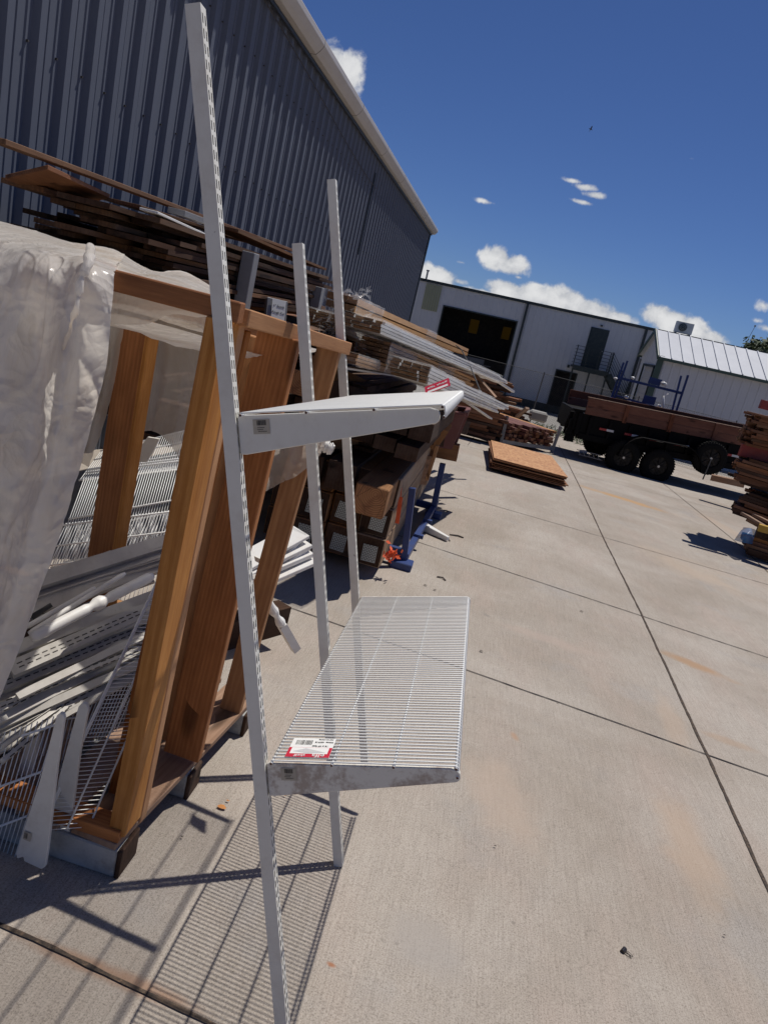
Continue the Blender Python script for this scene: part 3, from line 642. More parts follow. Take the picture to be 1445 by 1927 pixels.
def wheel(cx, cz, y, name='wheel'):
    c = TM @ V((cx, y, cz)); e = empty_part(name, c, tr)
    mb = MB(); R_, Wd = .385, .22; prof = [(-.11, .22), (-.115, .30), (-.10, .36), (-.07, R_), (.07, R_), (.10, .36), (.115, .30), (.11, .22)]
    n = 36; vs = []; fs = []
    for k in range(n):
        a = 2*math.pi*k/n
        for (yy, rr) in prof: vs.append(TM @ V((cx+rr*math.cos(a), y+yy, cz+rr*math.sin(a))))
    m_ = len(prof)
    for k in range(n):
        k2 = (k+1) % n
        for j in range(m_): fs.append((k*m_+j, k*m_+(j+1) % m_, k2*m_+(j+1) % m_, k2*m_+j))
    mb.add(vs, fs)
    for k in range(40):
        a = 2*math.pi*k/40; mb.box(TM @ V((cx+R_*math.cos(a), y, cz+R_*math.sin(a))), (.022, .17, .03), (TM.to_3x3() @ Matrix.Rotation(-a, 3, 'Y')))
    build(mb, 'tyre', 'rubber', e, smooth=False)
    mb = MB(); mb.tube([TM @ V((cx, y-.06, cz)), TM @ V((cx, y+.08, cz))], .225, 28); mb.tube([TM @ V((cx, y-.10, cz)), TM @ V((cx, y-.06, cz))], [.06, .075], 14)
    for k in range(8):
        a = 2*math.pi*k/8; mb.bar(TM @ V((cx+.06*math.cos(a), y-.075, cz+.06*math.sin(a))), TM @ V((cx+.215*math.cos(a), y-.065, cz+.215*math.sin(a))), .045, .03, up=(0,1,0))
        mb.tube([TM @ V((cx+.085*math.cos(a+.2), y-.09, cz+.085*math.sin(a+.2))), TM @ V((cx+.085*math.cos(a+.2), y-.06, cz+.085*math.sin(a+.2)))], .012, 6)
    build(mb, 'rim', 'rim_black', e, smooth=False)
    mb = MB(); mb.tube([TM @ V((cx, y-.115, cz)), TM @ V((cx, y-.10, cz))], .028, 12); build(mb, 'hub_cap', 'steel', e)
    return e
def empty_part(name, c, parent):
    o = bpy.data.objects.new(name, None); o.empty_display_size = .1; return link(o, parent, Matrix.Translation(c))
zl = -.30
wheel(1.09, -.32, -.22); wheel(1.93, -.36, -.22); wheel(1.09, -.32, TW+.02); wheel(1.93, -.36, TW+.02)
wheel(3.05, .06, -.22, 'spare_wheel')
for k in range(6):
    x = .52+k*.60; z = .17 if k < 5 else -.02
    mb = MB(); mb.box((x, -.072, .20), (.17, .006, .05)); build(tm(mb), 'reflector', 'red_refl', tr)
    mb = MB(); mb.box((x+.17, -.072, .20), (.17, .006, .05)); build(tm(mb), 'reflector', 'white_refl', tr)
mb = MB(); mb.bar((TL, TW/2, -.1), (TL+1.6, TW/2, -.12), .14, .14); mb.bar((TL, .2, -.1), (TL+1.5, TW/2, -.12), .1, .12); mb.bar((TL, TW-.2, -.1), (TL+1.5, TW/2, -.12), .1, .12); build(tm(mb), 'drawbar', 'black_metal', tr)
mb = MB(); mb.box((TL+.5, TW/2, .25), (.5, .8, .5)); build(tm(mb), 'toolbox', 'black_metal', tr, bevel=.02)
mb = MB(); mb.bar((3.0, -.36, -.45), (3.05, -.345, .05), .022, .022); build(tm(mb), 'support_leg', 'fence_grey', tr)
mb = MB()                                        # folding step hung under the tail
for k in range(5): mb.bar(P(1088+k*9, 848+k*2.2, 16.9), P(1091+k*9, 856+k*2.2, 16.9), .012, .012)
mb.bar(P(1085, 846, 16.9), P(1130, 857, 16.9), .014, .014); mb.bar(P(1088, 855, 16.9), P(1132, 866, 16.9), .014, .014)
build(mb, 'step', 'rack_grey', tr)

# blue steel stillage standing behind the trailer
bf = empty('blue_stillage', P(1235, 760, 19.8), 'blue steel stillage frame with two blue plates, standing behind the trailer', 'steel frame')
def bl(a, c, Y, w_=.05, n='rail'):
    mb = MB(); mb.bar(P(*a, Y), P(*c, Y), w_, w_); return build(mb, n, 'blue_metal', bf)
YB = 19.8
for (dy) in (0.0, .9):
    bl((1165, 711), (1283, 740), YB+dy, .065); bl((1158, 744), (1272, 778), YB+dy, .05)
bl((1180, 679), (1150, 765), YB); bl((1173, 682), (1145, 762), YB+.9)
bl((1294, 706), (1268, 785), YB); bl((1281, 707), (1262, 780), YB+.9)
for (x, y) in ((1166, 712), (1153, 750), (1278, 739), (1264, 776)):
    mb = MB(); mb.bar(P(x, y, YB-.08), P(x, y, YB+1.0), .11, .07); build(mb, 'crossbar', 'blue_metal', bf)
for q in ([(1223,709),(1246,715),(1240,727),(1218,720)], [(1212,743),(1235,748),(1230,763),(1207,757)]):
    a = [P(x, y, YB-.06) for x, y in q]; mb = MB(); mb.prism(a, (0, .02, 0)); build(mb, 'plate', 'blue_metal', bf)
def bag(px, py, Y, s, seed, label):
    c = P(px, py, Y); mb = MB(); n, m_ = 10, 7; vs = []; fs = []
    for j in range(m_+1):
        for i in range(n):
            th = 2*math.pi*i/n; ph = math.pi*j/m_; d = V((math.cos(th)*math.sin(ph), math.sin(th)*math.sin(ph), math.cos(ph)*.6))
            vs.append(c+d*s*(1+.5*noise.noise(d*2.2+V((seed, 0, 0)))))
    for j in range(m_):
        for i in range(n): fs.append((j*n+i, j*n+(i+1) % n, (j+1)*n+(i+1) % n, (j+1)*n+i))
    mb.add(vs, fs); return tag(build(mb, 'scrap_of_wrap', 'white_trim', smooth=True), label, 'plastic scrap', 'white plastic scraps tied to the blue stillage')
for i, (x, y, s) in enumerate([(1190,711,.055),(1248,722,.08),(1158,712,.05),(1148,750,.06),(1178,747,.06),(1240,764,.06)]):
    bag(x, y, YB-.1, s, i, ['white plastic scrap on the upper blue rail near its left post','white plastic scrap caught beside the upper blue plate','small white plastic scrap at the upper left corner of the blue stillage','white plastic scrap low on the left blue post','white plastic scrap on the lower blue rail beneath the stair','white plastic scrap at the middle of the lower blue rail'][i])
mb = MB(); mb.tube([P(1248, 745, YB+.3), P(1246, 770, YB+.3)], [.02, .05], 8); mb.tube([P(1257, 741, YB+.3), P(1248, 747, YB+.3)], .012, 5)
tag(build(mb, 'white_spray_bottle', 'white_trim', smooth=True), 'white bottle with a long neck behind the lower blue rail', 'bottle')

# ------------------------------------------------------------------ shelf standing unit in the foreground
UF = V((-.069, 1.913, -.067)); UB = V((.957, .026, .288)).normalized(); UA = V((-.011, .999, -.053)).normalized(); UC = UB.cross(UA); UA = UC.cross(UB)
UM = Matrix((UB, UA, UC)).transposed().to_4x4(); UM.translation = UF
def u(b_, a, c): return UM @ V((b_, a, c))
unit = empty('wire_shelf_unit', UF, 'white wire shelf display with two bracketed shelves on three leaning slotted uprights', 'shelf unit', M=UM)
def upright(a0, c0, c1, wd=.026, dp=.029):
    """folded channel, slots are real holes"""
    mb = MB(); th = .0016; x1 = dp
    cols = [0, .0042, .0092, .0168, .0218, wd]; pitch = .0254; sl_ = .0165
    def q(y0, y1, z0, z1, x): mb.quad(u(x, a0+y0, z0), u(x, a0+y1, z0), u(x, a0+y1, z1), u(x, a0+y0, z1))
    for x in (x1, x1-th):
        q(cols[0], cols[1], c0, c1, x); q(cols[2], cols[3], c0, c1, x); q(cols[4], cols[5], c0, c1, x)
        for (y0, y1, ph) in ((cols[1], cols[2], 0), (cols[3], cols[4], .0)):
            z = c0+.012+ph; pz = c0
            while z+sl_ < c1-.004: q(y0, y1, pz, z, x); pz = z+sl_; z += pitch
            q(y0, y1, pz, c1, x)
    for y in (0, wd):
        s_ = th if y == 0 else -th
        mb.add([u(0, a0+y, c0), u(x1, a0+y, c0), u(x1, a0+y, c1), u(0, a0+y, c1), u(0, a0+y+s_, c0), u(x1-th, a0+y+s_, c0), u(x1-th, a0+y+s_, c1), u(0, a0+y+s_, c1)],
               [(0,1,2,3), (7,6,5,4), (3,2,6,7), (0,4,5,1), (0,3,7,4)])
    mb.add([u(0, a0+th, c1-.0015), u(x1-th, a0+th, c1-.0015), u(x1-th, a0+wd-th, c1-.0015), u(0, a0+wd-th, c1-.0015)], [(0,1,2,3)])
    o = build(mb, 'upright', 'white_metal', unit, UM); me = o.data
    hb = MB()                                    # nail holes in the side face
    return o
upright(-.649, -.011, 2.216); upright(0, -.002, 1.921); upright(.534, .010, 2.22)
UMR = frameM(UF, UB, UC)
def bracket(a0, cT, mat, tipb, hold=True, lab=False):
    ht, tip = .080, .034; L = tipb; yb = .031
    out = [(yb, cT-.003), (yb, cT-ht), (yb+.012, cT-ht-.001)]
    for i in range(9):
        a = -math.pi/2+math.pi/2*i/8; out.append((L-.012+.012*math.cos(a), cT-tip+.012+.012*math.sin(a)))
    out += [(L, cT-.014), (L-.004, cT-.008), (L-.018, cT-.003)]
    mb = MB(); mb.prism([u(x, a0, z) for x, z in out], UA*.012); o = build(mb, 'bracket', mat, unit, UM, bevel=.0015)
    if lab:
        mb = MB(); x0 = .062; mb.quad(u(x0, a0-.0012, cT-.012), u(x0+.034, a0-.0012, cT-.012), u(x0+.034, a0-.0012, cT-.041), u(x0, a0-.0012, cT-.041))
        l_ = build(mb, 'barcode_label', 'old_label', o, UM)
        mb = MB(); x = x0+.008
        random.seed(3)
        while x < x0+.026:
            w_ = random.choice((.0006, .001, .0014)); mb.quad(u(x, a0-.0018, cT-.014), u(x+w_, a0-.0018, cT-.014), u(x+w_, a0-.0018, cT-.024), u(x, a0-.0018, cT-.024)); x += w_+random.choice((.0005, .0009))
        for k, (xa, xb) in enumerate(((.009, .022), (.008, .02), (.010, .027))):
            x = x0+xa
            while x < x0+xb: mb.quad(u(x, a0-.0018, cT-.0275-.0038*k), u(x+.0012, a0-.0018, cT-.0275-.0038*k), u(x+.0012, a0-.0018, cT-.0290-.0038*k), u(x, a0-.0018, cT-.0290-.0038*k)); x += .0018
        build(mb, 'barcode', 'ink', l_, UM)
    return o
cL, cU = .739, 1.488
AF = -.649+.007
bracket(AF, cU, 'white_metal', .430, lab=True); bracket(.534+.007, cU, 'white_metal', .430); bracket(.007, cU, 'white_metal', .430)
bracket(AF, cL, 'white_marble', .448, lab=True); bracket(.534+.007, cL, 'white_marble', .448)
def wshelf(c, a0, a1, b0, b1, n, lift=0.0, bow=0.0):
    root = bpy.data.objects.new('wire_shelf', None); link(root, unit, UM)
    mb = MB(); r = .0019
    for k in range(n+1):
        a = a0+.002+(a1-a0-.004)*k/n; z = c + (bow*noise.noise(V((k*.3, c*7, 0))) if bow else 0)
        pts = [u(b0, a, z), u(b0+.005, a, z), u(b1-.006, a, z), u(b1, a, z-.003), u(b1+.001, a, z-.024)]
        mb.tube(pts, r, 5)
    o = build(mb, 'cross_wires', 'white_wire', root, UM, smooth=True); o['kind'] = 'stuff' if False else None
    if 'kind' in o: del o['kind']
    rods = [(b0+.002, -.0042), (b0+(b1-b0)*.335, -.0042), (b0+(b1-b0)*.665, -.0042), (b1-.004, -.0042), (b1-.002, -.0235)]
    for (b_, dz) in rods:
        mb = MB(); mb.tube([u(b_, a0-.004, c+dz), u(b_, a1+.004, c+dz)], .0030, 8); rd = build(mb, 'support_rod', 'white_wire', root, UM, smooth=True)
        mb = MB(); mb.tube([u(b_, a0-.0052, c+dz), u(b_, a0-.0041, c+dz)], .0027, 8); build(mb, 'rod_end', 'rust_end', rd, UM)
    return root
sL = wshelf(cL+.002, -.640, .527, .040, .444, 84)
sU = wshelf(cU+.002, -.652, .560, .040, .440, 88)
# printed product label on the lower shelf
def label_card(M, w_, h_, parent, barcode=True):
    def q(mb, x0, y0, x1, y1, z, mi=0): mb.quad(M @ V((x0, y0, z)), M @ V((x1, y0, z)), M @ V((x1, y1, z)), M @ V((x0, y1, z)), mi)
    mb = MB(); mb.box(M @ V((w_/2, h_/2, 0)), (w_, h_, .0006), M.to_3x3()); o = build(mb, 'product_label', 'paper', parent, M)
    mb = MB(); q(mb, 0, h_*.56, w_, h_, .0006); build(mb, 'red_panel', 'tag_red', o, M)
    mb = MB(); q(mb, w_*.08, h_*.58, w_*.93, h_*.84, .0009); build(mb, 'picture', 'paper', o, M)
    mb = MB(); mb.add([M @ V((w_*x, h_*y, .0012)) for x, y in ((.18,.66),(.52,.61),(.88,.74),(.55,.83))], [(0,1,2,3)]); build(mb, 'drawing', 'art_grey', o, M)
    mb = MB(); x = w_*.58; random.seed(5)
    while x < w_*.93:
        ww = random.choice((.0006, .0011, .0016)); q(mb, x, h_*.14, x+ww, h_*.40, .0007); x += ww+random.choice((.0007, .0012))
    build(mb, 'barcode', 'ink', o, M)
    for (s, x, y, sz, mt_) in (('elfa', .26, .905, .017, 'paper'), ('shelf', .70, .925, .0105, 'paper'), ('16 x 47 feet', .30, .49, .0068, 'ink'), ('White  457718', .27, .20, .0062, 'ink')):
        text(s, 'lettering', M @ Matrix.Translation((w_*x, h_*y, .0010)) @ Matrix.Scale(-1, 4, V((0,1,0))) @ Matrix.Scale(1, 4), sz, mt_, o)
    return o
# the card lies upside down as seen from the camera: x runs left, y runs towards the viewer
LM = frameM(u(.166, -.545, cL+.0055), -UB, -UA)
def label_card2(M, w_, h_, parent):
    """x to the left, y toward viewer: reading direction is turned round by half a turn"""
    def q(mb, x0, y0, x1, y1, z): mb.quad(M @ V((x0, y0, z)), M @ V((x1, y0, z)), M @ V((x1, y1, z)), M @ V((x0, y1, z)))
    mb = MB(); mb.box(M @ V((w_/2, h_/2, 0)), (w_, h_, .0006), M.to_3x3()); o = build(mb, 'product_label', 'paper', parent, M)
    mb = MB(); q(mb, 0, h_*.50, w_, h_, .0006); build(mb, 'red_panel', 'tag_red', o, M)
    mb = MB(); q(mb, w_*.07, h_*.515, w_*.93, h_*.83, .0009); build(mb, 'picture', 'paper', o, M)
    mb = MB(); mb.add([M @ V((w_*x, h_*y, .0012)) for x, y in ((.12,.76),(.60,.56),(.88,.72),(.50,.81))], [(0,1,2,3)]); build(mb, 'drawing', 'art_grey', o, M)
    mb = MB(); x = w_*.52; random.seed(5)
    while x < w_*.90:
        ww = random.choice((.0007, .0012, .0018)); q(mb, x, h_*.12, x+ww, h_*.36, .0007); x += ww+random.choice((.0007, .0012))
    build(mb, 'barcode', 'ink', o, M)
    return o
w_, h_ = .098, .082
card = label_card2(LM, w_, h_, sL)
# readable from the far side: letters run left (-UB) with their tops toward the camera's far side
for (s, x, y, sz, mt_) in (('elfa', .26, .915, .021, 'paper'), ('shelf', .68, .925, .0135, 'paper'), ('16 x 47 feet', .30, .43, .0075, 'ink'), ('White  457718', .24, .22, .0068, 'ink'), ('steel wire shelving', .22, .08, .0045, 'ink')):
    o_ = LM @ V((w_*x, h_*y, .0012)); text(s, 'lettering', frameM(o_, -UB, -UA), sz, mt_, card)
# tag clipped upright at the far end of the upper shelf
TMx = frameM(u(.315, .47, cU-.004), (UB*.93+UC*.30).normalized(), (UC*.38+UA*.92-UB*.1).normalized())
mb = MB(); mb.box(TMx @ V((.045, .034, 0)), (.09, .068, .0008), TMx.to_3x3()); hang = build(mb, 'hanging_label', 'tag_red', sU, TMx)
mb = MB(); mb.quad(*[TMx @ V((x, y, .0008)) for x, y in ((.008, .006), (.082, .006), (.082, .022), (.008, .022))]); build(mb, 'picture', 'paper', hang, TMx)
text('elfa shelf', 'lettering', TMx @ Matrix.Translation((.045, .044, .001)), .021, 'paper', hang)

# ------------------------------------------------------------------ pallet and lumber frame
def pz(p): return p
pal = empty('pallet', (-1.1, 2.1, gz(2.1)), 'weathered wooden pallet under the pine frame with painted block ends', 'pallet')
py0, py1, pxr, pxl = 1.59, 2.62, -.665, -1.72
def gx(y): return pxr + (y-1.59)*.085
for (y, wdt) in ((1.645, .11), (2.04, .10), (2.50, .12)):
    mb = MB(); x1 = gx(y); z = gz(y); mb.bar((pxl, y, z+.05), (x1-.002, y, z+.05), wdt, .095)
    build(mb, 'stringer', ['grey_block', 'dark_board'], pal, bevel=.004)
    mb = MB(); mb.box((x1+.006, y, z+.05), (.014, wdt*1.02, .098)); build(mb, 'block_end', 'dark_board', pal, bevel=.004)
for k in range(6):
    x = gx(1.6)-.075-k*.178; a = V((x, 1.59, gz(1.59)+.1105)); c = V((x+.085*1.03, 2.63, gz(2.63)+.1105)); plank('deck_board', a, c, .14 if k else .145, .022, 'pallet_wood', pal)
fr = empty('pine_stand', (-.7, 2.1, gz(2.1)+.12), 'orange pine frame of posts and rails standing on the pallet', 'timber frame')
dz0 = gz(1.7)+.123
plank('base_rail', V((-1.7, 1.625, dz0+.02)), V((gx(1.6)-.0, 1.625, dz0+.02)), .07, .038, 'pine_red', fr)
X_ = V((1,0,0)); Y_ = V((0,1,0))
# front post: pair of boards seen on edge
def post(name, foot, top, wx, wy, mt_, w2=None):
    return plank(name, V(foot), V(top), wx, wy, mt_, fr, up=(0,1,0), bevel=.003)
pf = P(218, 1574, 1.60)+V((0, .05, 0)); pt = P(406, 600, 1.665)+V((0, .05, 0))
post('post', pf, pt, .050, .100, 'pine')
post('post', pf+V((.003, .072, -.03)), pt+V((.003, .072, -.004)), .046, .040, 'pine')
post('post', pf+V((-.075, .14, -.03)), pt+V((-.02, .13, -.02)), .09, .036, 'pine_red')
def fpost(foot, fY, top, tY, w_, t_, mt_, off=(0,0,0)):
    a, c = P(*foot, fY)+V((-w_/2, t_/2, 0))+V(off), P(*top, tY)+V((-w_/2, t_/2, 0))+V(off)
    return plank('post', a, c, w_, t_, mt_, fr, up=(0,1,0), bevel=.003)
fpost((372,1436), 2.0, (562,640), 2.02, .125, .038, 'pine_red')
fpost((342,1405), 2.03, (505,640), 2.04, .085, .038, 'pine')
fpost((450,1345), 2.40, (641,655), 2.45, .082, .038, 'pine')
plank('post', P(192, 1050, 2.35)+V((0,0,-.35)), P(262, 600, 2.35), .10, .045, 'pine_red', fr, up=(0,1,0), bevel=.003)
plank('post', P(192, 1050, 2.35)+V((.045,.0,-.35)), P(262, 600, 2.35)+V((.045,.0,0)), .085, .038, 'pine', fr, up=(.8,1,0), bevel=.003)
# top rails
bx0 = P(150, 510, 1.70); bx1 = P(455, 590, 1.70)
plank('top_rail', bx0, bx1, .04, .050, 'pine_red', fr, bevel=.003)
ya = P(462, 597, 1.74); yb_ = P(640, 655, 2.56)
ya.x = -.615; plank('top_rail', P(440, 592, 1.74), P(640, 652, 2.56), .085, .044, 'pine', fr, bevel=.003)
plank('top_rail', V((-1.75, 2.5, 1.49)), V((-.66, 2.52, 1.49)), .04, .09, 'pine_red', fr, bevel=.003)
# cross pieces low inside
plank('mid_rail', V((-1.7, 2.46, .28)), V((-.72, 2.46, .28)), .038, .09, 'pine', fr, bevel=.003)

# ------------------------------------------------------------------ translucent sheet thrown over the frame
def cr(p0, p1, p2, p3, t_):
    return .5*((2*p1)+(-p0+p2)*t_+(2*p0-5*p1+4*p2-p3)*t_*t_+(-p0+3*p1-3*p2+p3)*t_**3)
def net(name, rows, mat, parent, sub=14, wr=.012, fr_=7.0, seed=0, aniso=(1,1,.45), mid=True, thick=.0012):
    R_ = [[P(*q) for q in r] for r in rows]; nr, nc = len(R_), len(R_[0])
    def g(i, j): return R_[min(max(i, 0), nr-1)][min(max(j, 0), nc-1)]
    H_, W_ = (nr-1)*sub+1, (nc-1)*sub+1; pts = []
    for a in range(H_):
        i, s = min(a//sub, nr-2), a/sub - min(a//sub, nr-2)
        rowp = [cr(g(i-1, j), g(i, j), g(i+1, j), g(i+2, j), s) for j in range(nc)]
        for b_ in range(W_):
            j, t_ = min(b_//sub, nc-2), b_/sub - min(b_//sub, nc-2)
            q = lambda k: rowp[min(max(k, 0), nc-1)]
            p = cr(q(j-1), q(j), q(j+1), q(j+2), t_); v_ = V((p.x*aniso[0], p.y*aniso[1], p.z*aniso[2]))*fr_+V((seed, 0, 0))
            wv_ = v_+V((noise.noise(v_*.9), noise.noise(v_*.9+V((7,7,7))), noise.noise(v_*.9+V((2,9,4)))))*.7
            n1 = abs(noise.noise(wv_))*2.0; n2 = abs(noise.noise(wv_*2.3+V((3, 1, 5))))*2; n3 = noise.noise(v_*.5)
            n4 = abs(noise.noise(wv_*5.1+V((8, 4, 1))))*2; n5 = abs(noise.noise(wv_*11.0))*2
            d = V((noise.noise(v_*.8+V((9,0,0)))*.35, -1, .25))
            cr1 = max(0, 1-abs(noise.noise(wv_*1.3+V((4,4,4))))*7)**1.6; cr2 = max(0, 1-abs(noise.noise(wv_*3.1+V((1,6,4))))*6)**1.6
            pts.append(p + d*wr*(.8*n3+n1*.55+n2*.35+n4*.18+n5*.07) + d*(.0065*cr1+.003*cr2))
    mb = MB(); fs = [(a*W_+b_, a*W_+b_+1, (a+1)*W_+b_+1, (a+1)*W_+b_) for a in range(H_-1) for b_ in range(W_-1)]; mb.add(pts, fs)
    return build(mb, name, mat, parent, smooth=True)
sh = empty('plastic_sheet', (-1.1, 1.6, 1.5), 'crumpled translucent plastic sheet thrown over the pine frame', 'plastic sheet')
net('front_drape', [
    [(-260,370,2.6),(-120,395,2.5),(0,418,2.35),(70,436,2.3),(130,455,2.25),(185,466,2.15),(235,478,2.1)],
    [(-260,405,1.9),(-120,425,1.85),(0,440,1.8),(75,458,1.78),(130,474,1.75),(180,488,1.72),(222,508,1.68)],
    [(-260,500,1.62),(-120,500,1.6),(0,500,1.6),(75,505,1.58),(125,515,1.60),(170,520,1.55),(216,545,1.60)],
    [(-260,680,1.56),(-120,680,1.55),(-10,660,1.53),(75,660,1.60),(120,650,1.52),(160,655,1.57),(203,690,1.58)],
    [(-260,850,1.52),(-130,850,1.53),(-20,850,1.50),(60,845,1.55),(100,850,1.50),(130,850,1.54),(168,830,1.55)],
    [(-270,1020,1.50),(-150,1020,1.50),(-50,1030,1.48),(10,1030,1.52),(50,1035,1.48),(85,1035,1.51),(115,1020,1.52)],
    [(-280,1180,1.50),(-170,1180,1.48),(-90,1180,1.47),(-30,1180,1.50),(10,1180,1.47),(40,1175,1.50),(62,1165,1.50)],
    [(-300,1420,1.50),(-200,1400,1.47),(-140,1370,1.46),(-90,1350,1.48),(-50,1335,1.46),(-20,1325,1.48),(2,1312,1.48)]], 'poly_sheet', sh, 26, .0095, 5.0, 3)
net('top_drape', [
    [(150,458,2.7),(215,470,2.65),(262,498,2.6),(300,514,2.6),(345,512,2.62),(400,540,2.6),(450,575,2.6)],
    [(150,478,2.2),(215,488,2.2),(262,512,2.15),(300,518,2.15),(345,528,2.2),(400,553,2.2),(448,573,2.2)],
    [(160,500,1.72),(222,511,1.71),(262,523,1.71),(300,533,1.71),(345,546,1.71),(400,560,1.71),(445,573,1.71)]], 'poly_sheet', sh, 22, .010, 8, 11)
net('inner_valance', [
    [(205,520,1.74),(260,540,1.76),(310,553,1.78),(355,565,1.80),(405,578,1.84)],
    [(212,570,1.76),(255,573,1.80),(305,578,1.82),(350,583,1.85),(392,595,1.88)],
    [(205,612,1.78),(245,612,1.82),(282,609,1.84),(322,592,1.86),(372,598,1.9)]], 'poly_thin', sh, 10, .012, 10, 21)
net('inner_drape', [
    [(285,585,2.45),(320,588,2.42),(355,590,2.4),(400,600,2.35),(440,605,2.3)],
    [(292,680,2.5),(318,690,2.42),(350,700,2.46),(385,700,2.40),(430,700,2.35)],
    [(280,760,2.5),(305,770,2.45),(340,790,2.48),(375,790,2.42),(420,790,2.4)],
    [(268,815,2.5),(290,812,2.45),(318,830,2.46),(352,878,2.44),(400,900,2.4)]], 'poly_thin', sh, 14, .02, 7, 31)
net('side_drape', [
    [(205,605,2.3),(222,605,2.3),(238,612,2.32)],
    [(190,700,2.3),(208,700,2.25),(222,700,2.3)],
    [(165,800,2.3),(180,800,2.25),(196,810,2.3)],
    [(140,870,2.3),(158,872,2.28),(172,880,2.3)]], 'poly_thin', sh, 12, .015, 8, 41)
net('hanging_corner', [
    [(500,800,2.42),(540,800,2.40),(580,800,2.38),(618,815,2.36)],
    [(505,860,2.42),(540,855,2.36),(572,850,2.40),(606,850,2.36)],
    [(502,925,2.42),(528,910,2.38),(556,898,2.38),(588,872,2.36)]], 'poly_thin', sh, 14, .015, 9, 51)
for (ya, yb) in ((1.74, 2.10), (2.26, 2.80)):   # film layers added to keep direct sun off the heap, with a gap between
    mb = MB(); nx, ny = 26, 16; pts = []
    for i in range(nx+1):
        for j in range(ny+1):
            x = -1.55+.90*i/nx; y = ya+(yb-ya)*j/ny; q = V((x*5, y*5, ya)); pts.append(V((x, y+.02*noise.noise(q*1.3), 1.452+.012*noise.noise(q)+.01*abs(noise.noise(q*3)))))
    mb.add(pts, [(i*(ny+1)+j, i*(ny+1)+j+1, (i+1)*(ny+1)+j+1, (i+1)*(ny+1)+j) for i in range(nx) for j in range(ny)]); build(mb, 'shade_layer', 'poly_sheet', sh, smooth=True)
# twisted knot of film down the front
kp = [P(172,466,1.60), P(168,490,1.52), P(160,512,1.50), P(152,535,1.49), P(148,558,1.485), P(143,585,1.48), P(134,615,1.50), P(122,650,1.51), P(108,690,1.53)]
mb = MB(); pts = []; rs = []
for i in range(len(kp)-1):
    for k in range(8):
        t_ = k/8; q = lambda n: kp[min(max(n, 0), len(kp)-1)]; pts.append(cr(q(i-1), q(i), q(i+1), q(i+2), t_))
        f = (i+t_)/(len(kp)-1); 
        kr = [(0,.015),(.26,.0145),(.30,.006),(.36,.011),(.46,.012),(.50,.004),(.55,.009),(.66,.010),(.70,.003),(.78,.007),(1,.002)]
        for (fa, ra), (fb, rb) in zip(kr, kr[1:]):
            if fa <= f <= fb: rs.append(.72*(ra+(rb-ra)*(f-fa)/(fb-fa))); break
mb.tube(pts, rs, 14, cap=False); mb.v = [p+V((noise.noise(p*40), noise.noise(p*40+V((5,5,5))), 0))*.005 for p in mb.v]
build(mb, 'knot', 'poly_sheet', sh, smooth=False)
# ribbed curl of vinyl hanging at the frame's far corner
cu = empty('vinyl_curl', P(615, 850, 2.38), 'white ribbed roll of vinyl hanging at the far corner of the pine frame', 'vinyl strip')
mb = MB(); base = P(600, 838, 2.42); ax = (P(622, 842, 2.30)-base); L = .045
for k in range(9):
    c = P(598+k*3.2, 832+k*1.7, 2.4); rr = .020+.004*(k % 2)
    mb.tube([c, c+(P(601.2, 833.7, 2.4)-P(598, 832, 2.4))*.9], [rr, rr*.9], 18, cap=False)
mb.tube([P(585, 880, 2.4), P(592, 855, 2.4), P(600, 838, 2.4)], [.008, .014, .02], 12, cap=False)
build(mb, 'roll', 'white_trim', cu, smooth=True)

# ------------------------------------------------------------------ white shelving parts heaped inside the frame
grpR = 'white metal rails heaped inside the pine frame'
rails = [ # x0 y0 Y0  x1 y1 Y1 width height kind label
 (60,1098,1.95, 340,1012,2.42, .055,.020,'flat','pale flat rail, topmost of the heap inside the pine frame'),
 (50,1122,1.92, 340,1030,2.38, .045,.022,'chan','grey-white channel just under the topmost rail of the heap'),
 (40,1150,1.88, 340,1050,2.34, .060,.015,'flat','wide white rail with stamped marks below the top channel'),
 (30,1222,1.80, 330,1108,2.25, .045,.018,'flat','plain white rail under the white rods in the heap'),
 (20,1262,1.74, 330,1126,2.20, .050,.022,'slot','slotted white upright in the middle of the heap'),
 (-20,1300,1.70, 330,1160,2.18, .050,.020,'slot','second slotted white upright, under the middle one of the heap'),
 (-20,1330,1.66, 215,1218,2.02, .046,.024,'chan','bright-ended white channel ending short in the heap'),
 (-30,1362,1.62, 300,1200,2.10, .050,.018,'flat','long flat white rail low in the heap'),
 (-40,1392,1.60, 300,1222,2.06, .040,.018,'chan','long narrow white channel low in the heap'),
 (-40,1415,1.58, 290,1245,2.02, .030,.012,'slot','thin slotted strip along the bottom of the heap'),
 (-40,1432,1.57, 250,1275,1.94, .026,.010,'flat','lowest thin white rail of the heap')]
_rs = random.Random(5)
for k in range(16):
    f = (k+.5)/16; yy0 = 1105+ (1440-1105)*f; yy1 = 1015+(1262-1015)*f; dd = 1.93-.36*f
    rails.append((_rs.uniform(-60, 40), yy0+_rs.uniform(-8, 8), dd-.03, _rs.choice((230, 290, 345, 350)), yy1+_rs.uniform(-14, 14), dd+.44+_rs.uniform(-.03, .03), _rs.choice((.014, .018, .024, .030)), _rs.choice((.008, .012)), _rs.choice(('flat', 'chan', 'slot', 'flat')), 'thin white rail or slat mixed into the heap inside the pine frame'))
